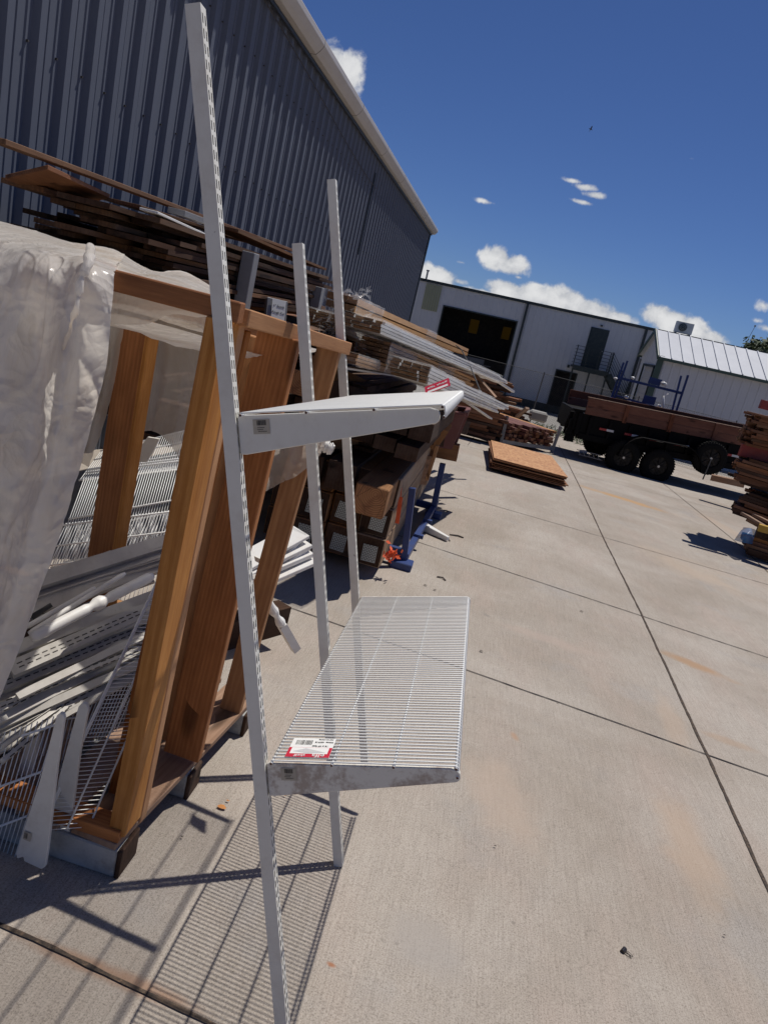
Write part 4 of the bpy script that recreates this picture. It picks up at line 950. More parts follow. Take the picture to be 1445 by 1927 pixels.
for (x0, y0, Y0, x1, y1, Y1, wd, ht, kind, lab) in rails:
    a, c = P(x0, y0, Y0), P(x1, y1, Y1); up = V((.25, -.45, .85)); M = frame_of(a, c, up); L = (c-a).length; mb = MB()
    def lb(cx, cy, cz, sx, sy, sz, mi=0): mb.box(M @ V((cx, cy, cz)), (sx, sy, sz), M.to_3x3(), mi)
    if kind == 'flat': lb(0, 0, 0, L, wd, ht)
    elif kind == 'chan': lb(0, 0, -ht/2, L, wd, .002); lb(0, wd/2-.001, 0, L, .002, ht); lb(0, -wd/2+.001, 0, L, .002, ht)
    else:
        lb(0, 0, 0, L, wd, ht); k = -L/2+.03
        while k < L/2-.03: lb(k, -.007, ht/2+.0004, .016, .0035, .0008, 1); lb(k, .007, ht/2+.0004, .016, .0035, .0008, 1); k += .0254
    tag(build(mb, 'shelf_rail', ['rail_metal_shaded', 'dark_slot'], None, M, bevel=0), lab, 'shelf rail', grpR)
def rod(p0, p1, r, lab, mat='white_trim', rings=False):
    a, c = P(*p0), P(*p1); mb = MB(); n = 24; pts = [a+(c-a)*i/n for i in range(n+1)]; rs = [r*(1+(.25*(i in (12, 13))-.25*(i in (11, 14)) if rings else 0)) for i in range(n+1)]
    rs[0] *= .7; rs[-1] *= .6; mb.tube(pts, rs, 14)
    return tag(build(mb, 'white_rod', mat, None, frame_of(a, c), smooth=True), lab, 'rod', 'white rods on the heap inside the pine frame')
rod((60,1200,1.72), (288,1083,2.1), .0175, 'thick white turned rod lying on the heap of rails', rings=True)
rod((55,1192,1.80), (236,1079,2.1), .0085, 'thinner white rod beside the thick turned one')
rod((50,1180,1.84), (180,1106,2.05), .008, 'short white rod farthest back on the heap')
mb = MB(); mb.tube([P(60,1162,1.75), P(98,1138,1.79)], [.009, .007], 8); tag(build(mb, 'dark_handle', 'strap', smooth=True), 'short dark handle poking from under the plastic onto the heap', 'handle')

def wire_panel(name, cor, n, rods, r, label, group=None, Yoff=0, hook=False, rr=None):
    a, b_, c, d = [P(*q) for q in cor]          # a-b is the first end, d-c the other; wires run a->b ... d->c
    root = empty(name, (a+b_+c+d)/4, label, 'wire shelf', group); nrm = (b_-a).cross(d-a).normalized()
    mb = MB()
    for k in range(n+1):
        t_ = k/n; mb.tube([a+(d-a)*t_, b_+(c-b_)*t_], r, 5)
    build(mb, 'cross_wires', 'white_wire', root, smooth=True)
    for f in rods:
        mb = MB(); mb.tube([a+(b_-a)*f+nrm*r*2.2, d+(c-d)*f+nrm*r*2.2], rr or r*2, 7); build(mb, 'support_rod', 'white_wire', root, smooth=True)
    return root
wire_panel('wire_rack', [(75,1563,1.54), (168,1556,1.60), (372,1085,2.08), (302,1080,1.95)], 62, [0, .035, .55, 1], .0013, 'narrow white wire shelf leaning diagonally against the front post', rr=.0030)
wire_panel('wire_rack', [(-60,1400,1.60), (-130,1700,1.52), (20,1640,1.54), (112,1345,1.66)], 17, [.06, .36, .64, .95], .0016, 'wire shelf standing on edge beside the front white bracket blade', rr=.0035)
wire_panel('wire_rack', [(-30,1355,1.80), (-60,1600,1.78), (92,1560,1.80), (150,1330,1.88)], 22, [.08, .5, .95], .0016, 'wire shelf standing on edge behind the front bracket blade', rr=.0032)
wire_panel('wire_rack', [(165,1300,1.98), (60,1570,1.9), (150,1540,2.0), (270,1255,2.12)], 14, [.05, .5, .95], .0016, 'wire shelf standing on edge deepest inside the frame foot', rr=.0032)
wire_panel('wire_rack', [(165,885,3.0), (95,1075,2.7), (335,1020,2.7), (372,860,3.0)], 46, [.0, .03, .5, .97], .0017, 'broad wire shelf standing behind the rear pine post', rr=.0040)
wire_panel('wire_rack', [(190,850,3.5), (150,905,3.0), (385,880,3.0), (400,800,3.6)], 50, [.0, .33, .66, 1], .0017, 'flat wire shelf lying on top behind the rear pine post', rr=.0035)
wire_panel('wire_rack', [(150,1000,2.95), (90,1120,2.75), (300,1080,2.75), (345,960,2.95)], 30, [.0, .5, 1], .0017, 'darker wire shelf standing behind the broad one', rr=.0035)
wire_panel('wire_rack', [(10,1120,2.35), (-60,1290,2.25), (330,1180,2.55), (360,1050,2.6)], 44, [.04, .5, .96], .0016, 'wire shelf lying slanted under the heap of rails', rr=.0032)
wire_panel('wire_rack', [(120,985,2.62), (60,1110,2.5), (330,1075,2.6), (360,955,2.7)], 40, [.03, .35, .65, .97], .0017, 'wire shelf standing behind the heap, in front of the broad one', rr=.0035)
wire_panel('wire_rack', [(240,1330,2.2), (170,1590,2.0), (250,1560,2.15), (330,1300,2.35)], 16, [.05, .5, .95], .0016, 'wire shelf standing on edge behind the foot of the front post', rr=.0032)
# solid fill of folded carton and scrap deep in the frame so the heap has a bed
for i, (a, c, wd, ht, lab) in enumerate([((-1.6,2.2,.22),(-.95,2.35,.22),.45,.16,'dusty cardboard carton under the heap of white rails')]):
    o = plank('carton', V(a), V(c), wd, ht, 'dark_board', None, bevel=.01); tag(o, lab, 'carton', 'cartons inside the pine frame')
def blade(pts, Y, lab, thick=.012):
    a = [P(x, y, Y) for x, y in pts]; root_c = sum(a, V())/len(a); mb = MB(); mb.prism(a, (0, thick, 0))
    e = empty('shelf_bracket', root_c, lab, 'bracket', 'loose white shelf brackets inside the pine frame'); build(mb, 'blade', 'white_metal', e, bevel=.0015); return e
bk = blade([(107,1347),(113,1342),(119,1344),(121,1352),(108,1440),(90,1600),(85,1632),(78,1636),(46,1621),(44,1613),(33,1616),(30,1607),(75,1470)], 1.50, 'white bracket blade with a barcode hanging lowest beside the frame')
M_ = frameM(P(52,1574,1.497), P(62,1578,1.497)-P(52,1574,1.497), P(54,1560,1.497)-P(52,1574,1.497))
mb = MB(); mb.quad(M_ @ V((-.011,-.014,0)), M_ @ V((.011,-.014,0)), M_ @ V((.011,.014,0)), M_ @ V((-.011,.014,0))); lb_ = build(mb, 'barcode_label', 'old_label', bk)
mb = MB(); random.seed(9); x = -.009
while x < 0.0: mb.quad(*[M_ @ V((xx, yy, .0008)) for xx, yy in ((x,-.008),(x+.0008,-.008),(x+.0008,.010),(x,.010))]); x += random.choice((.0014,.002))
build(mb, 'barcode', 'ink', lb_)
blade([(148,1330),(156,1322),(163,1326),(166,1335),(150,1420),(132,1560),(124,1603),(118,1607),(92,1596),(88,1590),(112,1460)], 1.60, 'white bracket blade hanging just behind the lowest one')
blade([(63,1365),(70,1358),(78,1362),(72,1400),(60,1460),(30,1460)], 1.72, 'white bracket blade half hidden among the wire shelves')
blade([(278,822),(300,826),(288,850),(276,870),(252,868),(258,850)], 2.62, 'small white bracket with a label hanging behind the rear post')
blade([(478,1046),(508,1060),(516,1073),(508,1077),(502,1068),(480,1056)], 2.55, 'small white bracket sticking out between the right posts', .010)
# white boards lying behind the frame, ends showing right of the third post
for k, (x1, y1, dy) in enumerate([(566,1000,0), (572,1016,8), (575,1030,14), (571,1044,22), (585,1040,34), (568,1010,2), (560,985,-4)]):
    o = plank('white_shelf_board', P(430+dy*.2, 1075+k*9, 3.05), P(x1, y1+k*2, 3.45), .13, .018+.004*(k % 3), 'white_trim', None, up=(0,-.2,1))
    tag(o, 'white shelf board in the low stack behind the third pine post', 'shelf board', 'white shelf boards stacked behind the pine frame')
for k in range(2):
    o = plank('bearer', V((-1.35+.35*k, 3.0, gz(3)+.08)), V((-1.1+.35*k, 3.5, gz(3.5)+.08)), .1, .16, 'dark_board', None); tag(o, 'short dark bearer under the stack of white shelf boards', 'bearer', 'bearers under the white shelf boards')
# baluster
a, c = G(555, 1224, .018), None; a = P(557, 1222, 2.72); a = V((a.x, a.y, max(a.z, gz(a.y)+.02))); c = P(478, 1085, 2.50)
mb = MB(); d = (c-a); n = 20; mb.bar(a, a+d*.36, .034, .034); mb.tube([a+d*(.36+.64*i/n) for i in range(n+1)], [.014*(1+.35*math.sin(i*1.3)*(i < 8))*(1-.2*i/n)+.003 for i in range(n+1)], 12)
tag(build(mb, 'baluster', 'white_trim', None, frame_of(a, c), bevel=0), 'white turned baluster with a square foot leaning out beside the third post', 'baluster')
mb = MB(); M_ = frameM(V((-.73, 1.95, .2)), (1,0,0), (0,0,1))
# strap of white plastic between the top of posts
plank_w = plank('white_strip', P(447, 622, 1.95), P(432, 800, 1.95), .012, .006, 'white_trim', None, up=(0,1,0)); tag(plank_w, 'thin white strip hanging between the first and second posts', 'strip')

# ------------------------------------------------------------------ cantilever rack with dark boards against the grey wall
rk = empty('cantilever_rack', (-2.3, 5.5, gz(5.5)), 'grey steel cantilever rack carrying the dark board pile', 'rack')
def rpost(px, py, X, lab=None, zt=None):
    top = PXX(px, py, X); mb = MB(); mb.box((X, top.y, (top.z+gz(top.y))/2), (.085, .10, top.z-gz(top.y))); o = build(mb, 'upright', 'rack_grey', rk, bevel=.004); return top
t1 = rpost(473, 475, -1.72); t2 = rpost(601, 540, -1.72)
for (y, z, L) in ((t1.y, 1.40, 1.2), (t2.y, 1.36, 1.2), (t1.y-1.9, 1.42, 1.2), (t1.y, .55, 1.2), (t2.y, .5, 1.2)):
    mb = MB(); mb.bar((-1.66, y, z), (-1.66-L, y, z-.01), .08, .09); build(mb, 'arm', 'rack_grey', rk, bevel=.003)
mb = MB(); mb.box((-2.92, t1.y-1.9, .7), (.1, .1, 1.9)); build(mb, 'back_upright', 'rack_grey', rk)
random.seed(21)
grp = 'rough dark boards piled on the rack by the grey wall'
def boards(name, layers, x0, x1, yA, yB, z0, th, mat, lab, group, jit=.35, wds=(.14,.19,.24), slope=0.0, step=0.0, cat='board', zj=.004):
    z = z0
    for l in range(layers):
        x = x0+random.uniform(0, .08)
        while x < x1-.05:
            wd = random.choice(wds); wd = min(wd, x1-x+.04); j0, j1 = random.uniform(-jit, jit), random.uniform(-jit, jit)
            skew = random.uniform(-.04, .04); a = V((x+wd/2-skew, yA+j0+step*l, z+random.uniform(-zj, zj))); c = V((x+wd/2+skew, yB+j1, z+slope*(yB-yA)+random.uniform(-zj, zj)))
            o = plank(name, a, c, wd-.008, th-.003, mat if isinstance(mat, str) else random.choice(mat), None, warp=.012); tag(o, lab, cat, group); x += wd+random.uniform(0, .025)
        z += th
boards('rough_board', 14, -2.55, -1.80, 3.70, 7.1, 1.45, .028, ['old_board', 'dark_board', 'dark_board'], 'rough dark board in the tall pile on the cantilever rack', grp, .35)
for (p0, p1, wd, th, mt_, lab) in [
    ((-10,262,-2.15), (545,470,-2.15), .10, .022, 'old_board', 'long thin board running out over the near end of the dark pile'),
    ((50,328,-2.35), (560,480,-2.35), .0, 0, None, None)]:
    if mt_: tag(plank('rough_board', PXX(*p0), PXX(*p1), wd, th, mt_, None), lab, 'board', grp)
qa = [P(10, 337, 3.30), P(90, 319, 3.05), P(207, 373, 3.75), P(138, 390, 4.0)]
mb = MB(); mb.prism(qa, (0, 0, .020)); tag(build(mb, 'wide_board', 'pine_red', None, frame_of(qa[0], qa[3]), bevel=.002), 'wide reddish board sticking out toward the camera above the dark pile', 'board')
tag(plank('wide_board', V((-2.5, 4.4, 1.90)), V((-2.42, 6.3, 1.93)), .30, .02, 'old_board', None), 'wide dark board lying flat on top of the dark pile', 'board')
tag(plank('wide_board', V((-2.1, 5.0, 1.93)), V((-2.05, 7.4, 1.90)), .30, .02, 'old_board', None, warp=.02), 'curled brown board on top of the pile at its far end', 'board')
tag(plank('grey_board', PXX(332,398,-1.85), PXX(380,416,-1.85), .10, .03, 'rack_grey', None), 'short grey board lying on the edge of the dark pile', 'board')
tag(plank('white_board', PXX(280,396,-1.85), PXX(388,445,-1.83), .10, .012, 'white_trim', None), 'white board lying on the edge of the dark pile', 'board')
boards('brown_board', 6, -2.5, -1.50, 4.7, 8.2, 1.14, .040, ['old_board', 'ext_board'], 'brown board on the level below the dark pile', 'brown boards on the second level of the rack', .35, (.2,.28))
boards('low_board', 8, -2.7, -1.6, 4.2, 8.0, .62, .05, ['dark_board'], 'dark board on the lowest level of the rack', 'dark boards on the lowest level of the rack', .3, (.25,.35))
# sign on the rack
sg = empty('stock_sign', P(527, 583, 5.2), 'small white card sign reading 1" Stock Rough Cut on a grey bracket', 'sign')
SM = frameM(P(524, 584, 5.2), V((.8, .6, 0)), V((0, .35, .95)))
mb = MB(); mb.box(SM @ V((-.01, .0, -.03)), (.16, .16, .05), SM.to_3x3()); build(mb, 'bracket', 'rack_grey', sg, bevel=.004)
mb = MB(); mb.box(SM @ V((0, 0, .002)), (.105, .15, .002), SM.to_3x3()); cardo = build(mb, 'card', 'paper', sg)
text('1" Stock', 'lettering', SM @ Matrix.Translation((0, .028, .0042)), .026, 'ink', cardo)
text('Rough Cut', 'lettering', SM @ Matrix.Translation((0, -.018, .0042)), .022, 'ink', cardo)

# ------------------------------------------------------------------ trim bundles wrapped in film
def bundle(name, p0, p1, nw, nh, bw, bh, mat, lab, wrap=((.0, .16), (.5, .12)), ragged=.25, arrow=0, up=(0,0,1)):
    a, c = P(*p0), P(*p1); L = (c-a).length; M = frame_of(a, c, up); e = empty(name, a, lab, 'bundle of trim', M=Matrix.Translation(a))
    for j in range(nh):
        for i in range(nw):
            y = (i-(nw-1)/2)*bw + arrow*0; z = (j-(nh-1)/2)*bh; r0, r1 = random.uniform(0, .05)+arrow*abs(j-(nh-1)/2)*.05, random.uniform(0, ragged)
            q0 = M @ V((-L/2+r0, y, z)); q1 = M @ V((L/2-r1, y+random.uniform(-.01, .01), z+random.uniform(-.004, .004)))
            plank('trim_board', q0, q1, bw*.94, bh*.80, [mat, 'raw_end'], e, up=up, bevel=0, endmat=True)
    for (f, ln) in wrap:
        mb = MB(); w2, h2 = nw*bw/2+.008, nh*bh/2+.008; n = 9; ringp = []
        per = [(-w2,-h2),(0,-h2),(w2,-h2),(w2,0),(w2,h2),(0,h2),(-w2,h2),(-w2,0)]
        vs = []
        for i in range(n+1):
            x = -L/2+L*(f+ln*i/n)
            for k, (y, z) in enumerate(per): s_ = 1+.05*noise.noise(V((x*9, k*1.7, f*5))); vs.append(M @ V((x, y*s_, z*s_)))
        fs = [(i*8+k, i*8+(k+1) % 8, (i+1)*8+(k+1) % 8, (i+1)*8+k) for i in range(n) for k in range(8)]
        mb.add(vs, fs); build(mb, 'plastic_wrap', 'shrink_wrap', e, smooth=True)
    return e
random.seed(4)
bundle('trim_bundle', (640,567,5.0), (868,660,11.5), 3, 2, .075, .055, 'cardboard', 'orange wooden trim bundle wrapped in film, highest of the trim pile', ((.0,.12),(.42,.1)), .4)
bundle('trim_bundle', (668,603,4.9), (938,716,10.8), 5, 4, .075, .022, 'white_trim', 'long white trim bundle with ragged far end under the orange one', ((.0,.35),(.55,.3)), 1.6, .5)
bundle('trim_bundle', (700,655,5.2), (880,722,9.4), 4, 5, .06, .03, 'cardboard', 'brown-ended trim bundle in the middle of the trim pile', ((.0,.2),(.4,.2)), .6, .5)
bundle('trim_bundle', (766,695,4.45), (935,768,8.2), 4, 5, .065, .022, 'white_trim', 'white trim bundle with chevron end, nearest above the top shelf', ((.0,.3),(.45,.25)), 1.0, .6)
bundle('trim_bundle', (636,668,4.45), (790,712,8.0), 3, 3, .08, .022, 'cardboard', 'cardboard coloured trim bundle low at the left of the trim pile', ((.0,.2),(.5,.1)), .2)
bundle('trim_bundle', (606,600,5.4), (720,650,8.4), 4, 6, .07, .02, 'white_trim', 'torn white trim bundle just behind the far upright', ((.0,.3),), .5, .5)
for (p0, p1, wd, th, mt_, lab) in [
    ((640,690,4.45), (800,716,7.8), .10, .012, 'white_trim', 'thin white board below the cardboard coloured bundle'),
    ((880,680,9.6), (966,737,10.6), .05, .03, 'white_trim', 'white trim end poking out farthest to the right'),
    ((880,690,9.0), (932,748,8.6), .05, .02, 'pallet_wood', 'grey weathered strip sloping down off the trim pile'),
    ((840,735,7.6), (922,787,8.4), .06, .015, 'white_trim', 'white-edged strip drooping lowest from the trim pile'),
    ((870,735,8.2), (948,770,9.0), .07, .015, 'pallet_wood', 'brown strip drooping beside the lowest white strip')]:
    tag(plank('trim_strip', P(*p0), P(*p1), wd, th, mt_, None, warp=.01), lab, 'strip of wood', 'loose strips of trim on the trim pile')
mb = MB(); pts = [P(858,650,8.6), P(868,658,8.4), P(885,690,7.8), P(900,728,7.0), P(906,742,6.9), P(905,752,6.9)]; mb.tube(pts, .0065, 6); tag(build(mb, 'tie_strap', 'strap'), 'black strap tied across the white trim bundles', 'strap')
mb = MB()
for k in range(60):
    c = P(random.uniform(640, 700), random.uniform(545, 600), 5.0+random.uniform(-.1, .3)); uu = V((random.gauss(0,1), random.gauss(0,1), random.gauss(0,1))).normalized()*.03; ww = uu.orthogonal().normalized()*.03; mb.add([c-uu, c+ww, c+uu], [(0,1,2)])
for k in range(50):
    c = P(random.uniform(596, 636), random.uniform(596, 640), 5.3+random.uniform(-.1, .2)); uu = V((random.gauss(0,1), random.gauss(0,.5), random.gauss(0,1))).normalized()*.045; ww = uu.orthogonal().normalized()*.012; mb.add([c-uu, c+ww, c+uu], [(0,1,2)])
tag(build(mb, 'torn_film', 'shrink_wrap'), 'torn scraps of clear film on the trim pile', 'torn film', kind='stuff')
# ------------------------------------------------------------------ heavy beams that carry the trim
grp = 'heavy brown beams under the trim pile'
for (p0, p1, wd, ht, mt_, lab) in [
    ((560,720,4.6), (860,800,8.6), .30, .16, 'dark_board', 'dark beam directly under the trim pile'),
    ((585,690,4.9), (700,742,6.4), .10, .16, 'timber', 'brown beam beside the far upright above the top shelf'),
    ((660,800,5.2), (805,818,7.0), .10, .22, 'timber', 'brown beam seen just under the top shelf'),
    ((700,790,5.6), (838,822,7.4), .14, .20, 'dark_board', 'dark beam beside the maroon tub'),
    ((600,850,5.0), (805,885,7.2), .06, .30, 'timber', 'tall plank on edge above the nail plated timbers')]:
    tag(plank('beam', P(*p0), P(*p1), wd, ht, [mt_, 'end_grain'], None, endmat=True), lab, 'beam', grp)
tag(plank('crossbeam', P(690, 818, 7.35), P(862, 852, 7.35), .14, .17, ['timber', 'end_grain'], None, endmat=True), 'brown crossbeam whose pale end sticks out below the maroon tub', 'beam')
plk = plank('beam', P(803, 903, 6.1), P(823, 838, 6.1), .05, .03, 'pine', None, up=(1,0,0)); tag(plk, 'narrow pale plank edge standing beside the blue rack', 'plank')
tag(plank('beam', P(812, 836, 7.0), P(836, 800, 6.7), .13, .09, 'timber', None, up=(0,1,.2)), 'stubby brown block leaning under the top shelf end', 'block')
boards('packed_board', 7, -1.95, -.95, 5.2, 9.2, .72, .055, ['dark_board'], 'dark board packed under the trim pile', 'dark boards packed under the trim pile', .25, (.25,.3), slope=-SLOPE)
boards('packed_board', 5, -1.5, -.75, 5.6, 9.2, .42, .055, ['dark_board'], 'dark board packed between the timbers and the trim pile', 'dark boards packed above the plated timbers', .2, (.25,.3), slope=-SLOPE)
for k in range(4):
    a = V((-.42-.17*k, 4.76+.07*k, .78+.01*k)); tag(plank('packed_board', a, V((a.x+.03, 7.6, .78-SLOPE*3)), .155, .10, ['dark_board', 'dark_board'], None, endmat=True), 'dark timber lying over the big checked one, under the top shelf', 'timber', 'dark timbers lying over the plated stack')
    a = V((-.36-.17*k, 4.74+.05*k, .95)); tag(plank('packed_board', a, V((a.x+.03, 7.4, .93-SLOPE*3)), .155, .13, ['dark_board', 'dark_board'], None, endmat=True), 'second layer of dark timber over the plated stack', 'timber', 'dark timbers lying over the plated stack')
# maroon tub
mt0 = P(845, 840, 7.5); e = empty('tub', mt0, 'maroon plastic tub with a flared rim on the crossbeam end', 'tub')
def quadring(cor_b, cor_t): return cor_b, cor_t
bB = [P(795,838,7.2), P(850,846,7.2), P(850,846,7.2)+V((0,.5,0)), P(795,838,7.2)+V((0,.5,0))]
bT = [P(790,768,7.1), P(876,780,7.1), P(876,780,7.1)+V((.0,.6,0)), P(790,768,7.1)+V((0,.6,0))]
mb = MB(); mb.add(bB+bT, [(0,1,5,4),(1,2,6,5),(2,3,7,6),(3,0,4,7),(0,3,2,1)]); build(mb, 'body', 'maroon', e)
mb = MB()
for i in range(4): mb.bar(bT[i], bT[(i+1) % 4], .05, .035)
build(mb, 'rim', 'maroon', e, bevel=.006)
mb = MB(); mb.bar((bB[1]+bB[2])/2+V((.01,0,0)), (bT[1]+bT[2])/2+V((.01,0,0)), .06, .03, up=(1,0,0)); build(mb, 'rib', 'maroon', e)

# ------------------------------------------------------------------ nail plated timbers in a blue steel rack
grp = 'square timbers stacked in the blue rack'
base = P(692, 1035, 4.78); TS = .215; cols = [0, -1, -2]; lb_rows = ['bottom', 'middle', 'upper', 'highest']
colname = ['right', 'centre', 'left']
for r in range(3):
    for ci in range(4):
        if ci == 3 and r == 2: continue
        x = base.x-ci*TS*1.06+r*.0; z = base.z+.03+r*TS*1.03-.035; y0 = 4.78+[0, .05, -.02, .06][ci]+.03*r
        a, c = V((x, y0, z)), V((x+.01, 8.6+random.uniform(-.2, .2), z-SLOPE*3.8+.02))
        e = empty('timber', a, ('nail plated square timber, %s row, %s of the stack end' % (lb_rows[r], ['right end', 'second from the right end', 'third from the right end', 'far left end'][ci])), 'timber', grp)
        plank('beam', a, c, TS, TS, [('timber_side' if ci == 0 else 'timber'), 'dark_board'], e, endmat=True, bevel=.006)
        if (r, ci) in ((0,0),(0,1),(0,2),(1,0),(1,1),(1,2)):
            M_ = frameM(a+V((random.uniform(-.02,.02), -.004, random.uniform(-.02,.02))), V((1,0,random.uniform(-.12,.05))), V((0,0,1)))
            mb = MB(); mb.box(M_.translation, (.105, .125, .003), M_.to_3x3())
            pl = build(mb, 'nail_plate', 'plate_steel', e)
            mb = MB()
            for i in range(8):
                for j in range(6): mb.box(M_ @ V((-.044+i*.0125, -.05+j*.02+(.01 if i % 2 else 0)*.8, .0022)), (.0055, .011, .0012), M_.to_3x3())
            build(mb, 'punched_holes', 'dark_slot', pl)
bt = empty('big_timber', P(698, 938, 4.4), 'large checked timber resting on top of the plated stack, its end grain showing', 'timber')
c0 = P(695, 943, 4.38); plank('beam', c0, c0+V((.02, 3.9, -.10)), .215, .20, ['timber', 'end_grain'], bt, endmat=True, bevel=.007)
for k in range(2):
    c1 = c0+V((-.28-.24*k, .35, .02)); tag(plank('timber', c1, c1+V((0, 3.6, -.1)), .2, .2, ['dark_board', 'dark_board'], None, endmat=True), 'dark timber beside the large checked one' if k == 0 else 'dark timber farthest left on top of the plated stack', 'timber', grp)
br_ = empty('blue_rack', G(745, 1070), 'blue steel stacking rack holding the timbers', 'rack')
f0, f1 = G(757, 1066), G(812, 972)
def rpt(p, px, py): return P(px, py, p.y)
mb = MB(); mb.bar(V((f0.x, f0.y, f0.z+.03)), P(776, 918, f0.y), .05, .045, up=(0,1,0)); build(mb, 'post', 'blue_metal', br_, bevel=.003)
mb = MB(); mb.bar(V((f1.x, f1.y, f1.z+.03)), P(833, 872, f1.y), .06, .06, up=(0,1,0)); build(mb, 'post', 'blue_metal', br_, bevel=.003)
mb = MB(); mb.bar(f0+V((0,0,.08)), f1+V((0,.3,.08)), .05, .06); mb.bar(f0+V((0,.02,.10)), f0+V((-1.1,.02,.10)), .05, .07); mb.bar(f1+V((0,.02,.10)), f1+V((-1.1,.02,.10)), .05, .07); build(mb, 'base_rail', 'blue_metal', br_, bevel=.003)
for f in (f0+V((-.01,-.03,0)), f1+V((.01,0,0))):
    mb = MB(); mb.box(f+V((0,0,.03)), (.17, .14, .06)); build(mb, 'foot', 'blue_metal', br_, bevel=.006)
for t_ in (.3, .62):
    q = f0+(f1-f0)*t_; mb = MB(); mb.box(q+V((.02,0,.12)), (.08, .05, .03)); build(mb, 'lug', 'blue_metal', br_)
mb = MB(); mb.bar(P(754,935,5.0), P(747,985,5.0), .004, .03, up=(1,0,0)); mb.bar(P(757,900,5.0), P(754,935,5.0), .004, .006, up=(1,0,0)); sp = tag(build(mb, 'ratchet_strap', 'orange'), 'orange ratchet strap hanging down the side of the timber stack', 'strap')
mb = MB(); c0 = P(737, 1040, 4.85)
for k in range(40):
    c = c0+V((random.gauss(0,.025), random.gauss(0,.015), random.gauss(0,.035))); uu = V((random.gauss(0,1), random.gauss(0,1), random.gauss(0,1))).normalized()*.025; ww = uu.orthogonal().normalized()*.014; mb.add([c-uu, c+ww, c+uu, c-ww], [(0,1,2,3)])
tag(build(mb, 'rag', 'orange'), 'torn orange rag hanging by the foot of the front blue post', 'rag')
a, c = G(795, 990, .04), G(843, 1014, .03); mb = MB()
d = (c-a); s_ = V((-d.y, d.x, 0)).normalized(); vs = []
for (q, wv, hv) in ((a, .075, .075), (a+d*.5, .058, .055), (c, .036, .04)): vs += [q-s_*wv/2-V((0,0,hv/2)), q+s_*wv/2-V((0,0,hv/2)), q+s_*wv/2+V((0,0,hv/2)), q-s_*wv/2+V((0,0,hv/2))]
mb.add(vs, [(0,3,2,1),(8,9,10,11)]+[(4*i+k, 4*i+(k+1) % 4, 4*i+4+(k+1) % 4, 4*i+4+k) for i in range(2) for k in range(4)])
tag(build(mb, 'wooden_stake', 'white_trim', None, frame_of(a, c), bevel=.004), 'tapered white painted stake lying on the concrete by the blue rack', 'stake')

# ------------------------------------------------------------------ stacks farther down the yard
random.seed(33)
def xstack(name, c, ang, L, layers, depth, z0, th, mats, lab, group, jit=.12, cat='board', wds=(.14,.18), pitch=0.0, hang=0):
    """boards running along the direction ang from c"""
    dx = V((math.cos(ang), math.sin(ang), 0)); dy = V((-math.sin(ang), math.cos(ang), 0)); z = z0
    for l in range(layers):
        y = 0.0
        while y < depth-.04:
            wd = min(random.choice(wds), depth-y); j0, j1 = random.uniform(-jit, jit), random.uniform(-jit, jit)
            a = V((c[0], c[1], z))+dx*j0+dy*(y+wd/2)+V((0,0,random.uniform(-.003,.003))); b_ = a+dx*(L+j1)+V((0,0,pitch*L))
            o = plank(name, a, b_, wd-.006, th*.9, random.choice(mats), None, warp=.008); tag(o, lab, cat, group); y += wd+.004
        z += th
# far dark stack with ragged right ends
xstack('stack_board', (-.85, 15.3), .03, 1.25, 12, .55, gz(15.5)+.10, .062, ['dark_board','ext_board'], 'dark board in the tall ragged stack beyond the trim pile', 'boards in the tall dark stack beyond the trim pile', .12)
xstack('stack_board', (-1.3, 15.4), .02, 1.55, 9, .5, gz(15.5)+.87, .058, ['ext_board','dark_board','old_board'], 'reddish board in the upper part of the tall ragged stack', 'boards in the upper part of the tall stack beyond the trim pile', .28)
xstack('stack_board', (.0, 19.5), .02, 1.1, 9, .5, gz(19.5)+.15, .06, ['ext_board','dark_board'], 'board in the low stack behind the tall dark one', 'boards in the low stack behind the tall dark one', .2)
# red-brown planks on a stillage
pp = empty('stillage', G(990, 850), 'grey steel post pallet holding the red-brown planks', 'stillage')
q0, q1 = G(941, 838), G(1037, 852); y1 = 1.9
dq = (q1-q0); dn = V((-dq.y, dq.x, 0)).normalized()
for (q, off) in ((q0, 0), (q1, 0), (q0, y1), (q1, y1)):
    p = q+dn*off; p.z = gz(p.y); mb = MB(); mb.bar(p, p+V((.03*(-1 if q is q0 else 1), 0, .66)), .07, .07, up=(0,1,0)); build(mb, 'post', 'rack_grey', pp, bevel=.004)
mb = MB(); mb.bar(q0+V((0,0,.1)), q1+V((0,0,.1)), .08, .08); mb.bar(q0+dn*y1+V((0,0,.05)), q1+dn*y1+V((0,0,.05)), .08, .08); build(mb, 'base', 'rack_grey', pp)
W_ = dq.length; dqn = dq.normalized()
for l in range(5):
    x = .06
    while x < W_-.1:
        wd = .11; a = q0+dqn*(x+wd/2)+dn*random.uniform(-.14, .08); a.z = gz(a.y)+.18+l*.078+(dqn.z*0); c = a+dn*(1.9+random.uniform(-.1, .15)); c.z = a.z-SLOPE*1.9+.03
        if l < 4 or x < W_*.95: tag(plank('red_plank', a, c, random.uniform(.085,.108), .062, [('ply' if (l == 4 and x > W_*.8) else 'red_plank'), 'ext_board'], None, endmat=True, bevel=0), 'red-brown plank stacked lengthwise in the grey stillage', 'plank', 'red-brown planks stacked in the grey stillage')
        x += wd+.008
tag(plank('leaning_plank', P(972, 785, 19.5), P(992, 768, 19.2), .12, .06, 'pallet_wood', None), 'broken grey plank leaning up behind the red-brown planks', 'plank')
mb = MB(); c = P(1012, 783, 20.5); mb.box(c, (.5, .35, .28)); tag(build(mb, 'bucket_box', 'rubble', bevel=.05), 'pale battered box behind the red-brown planks', 'box')
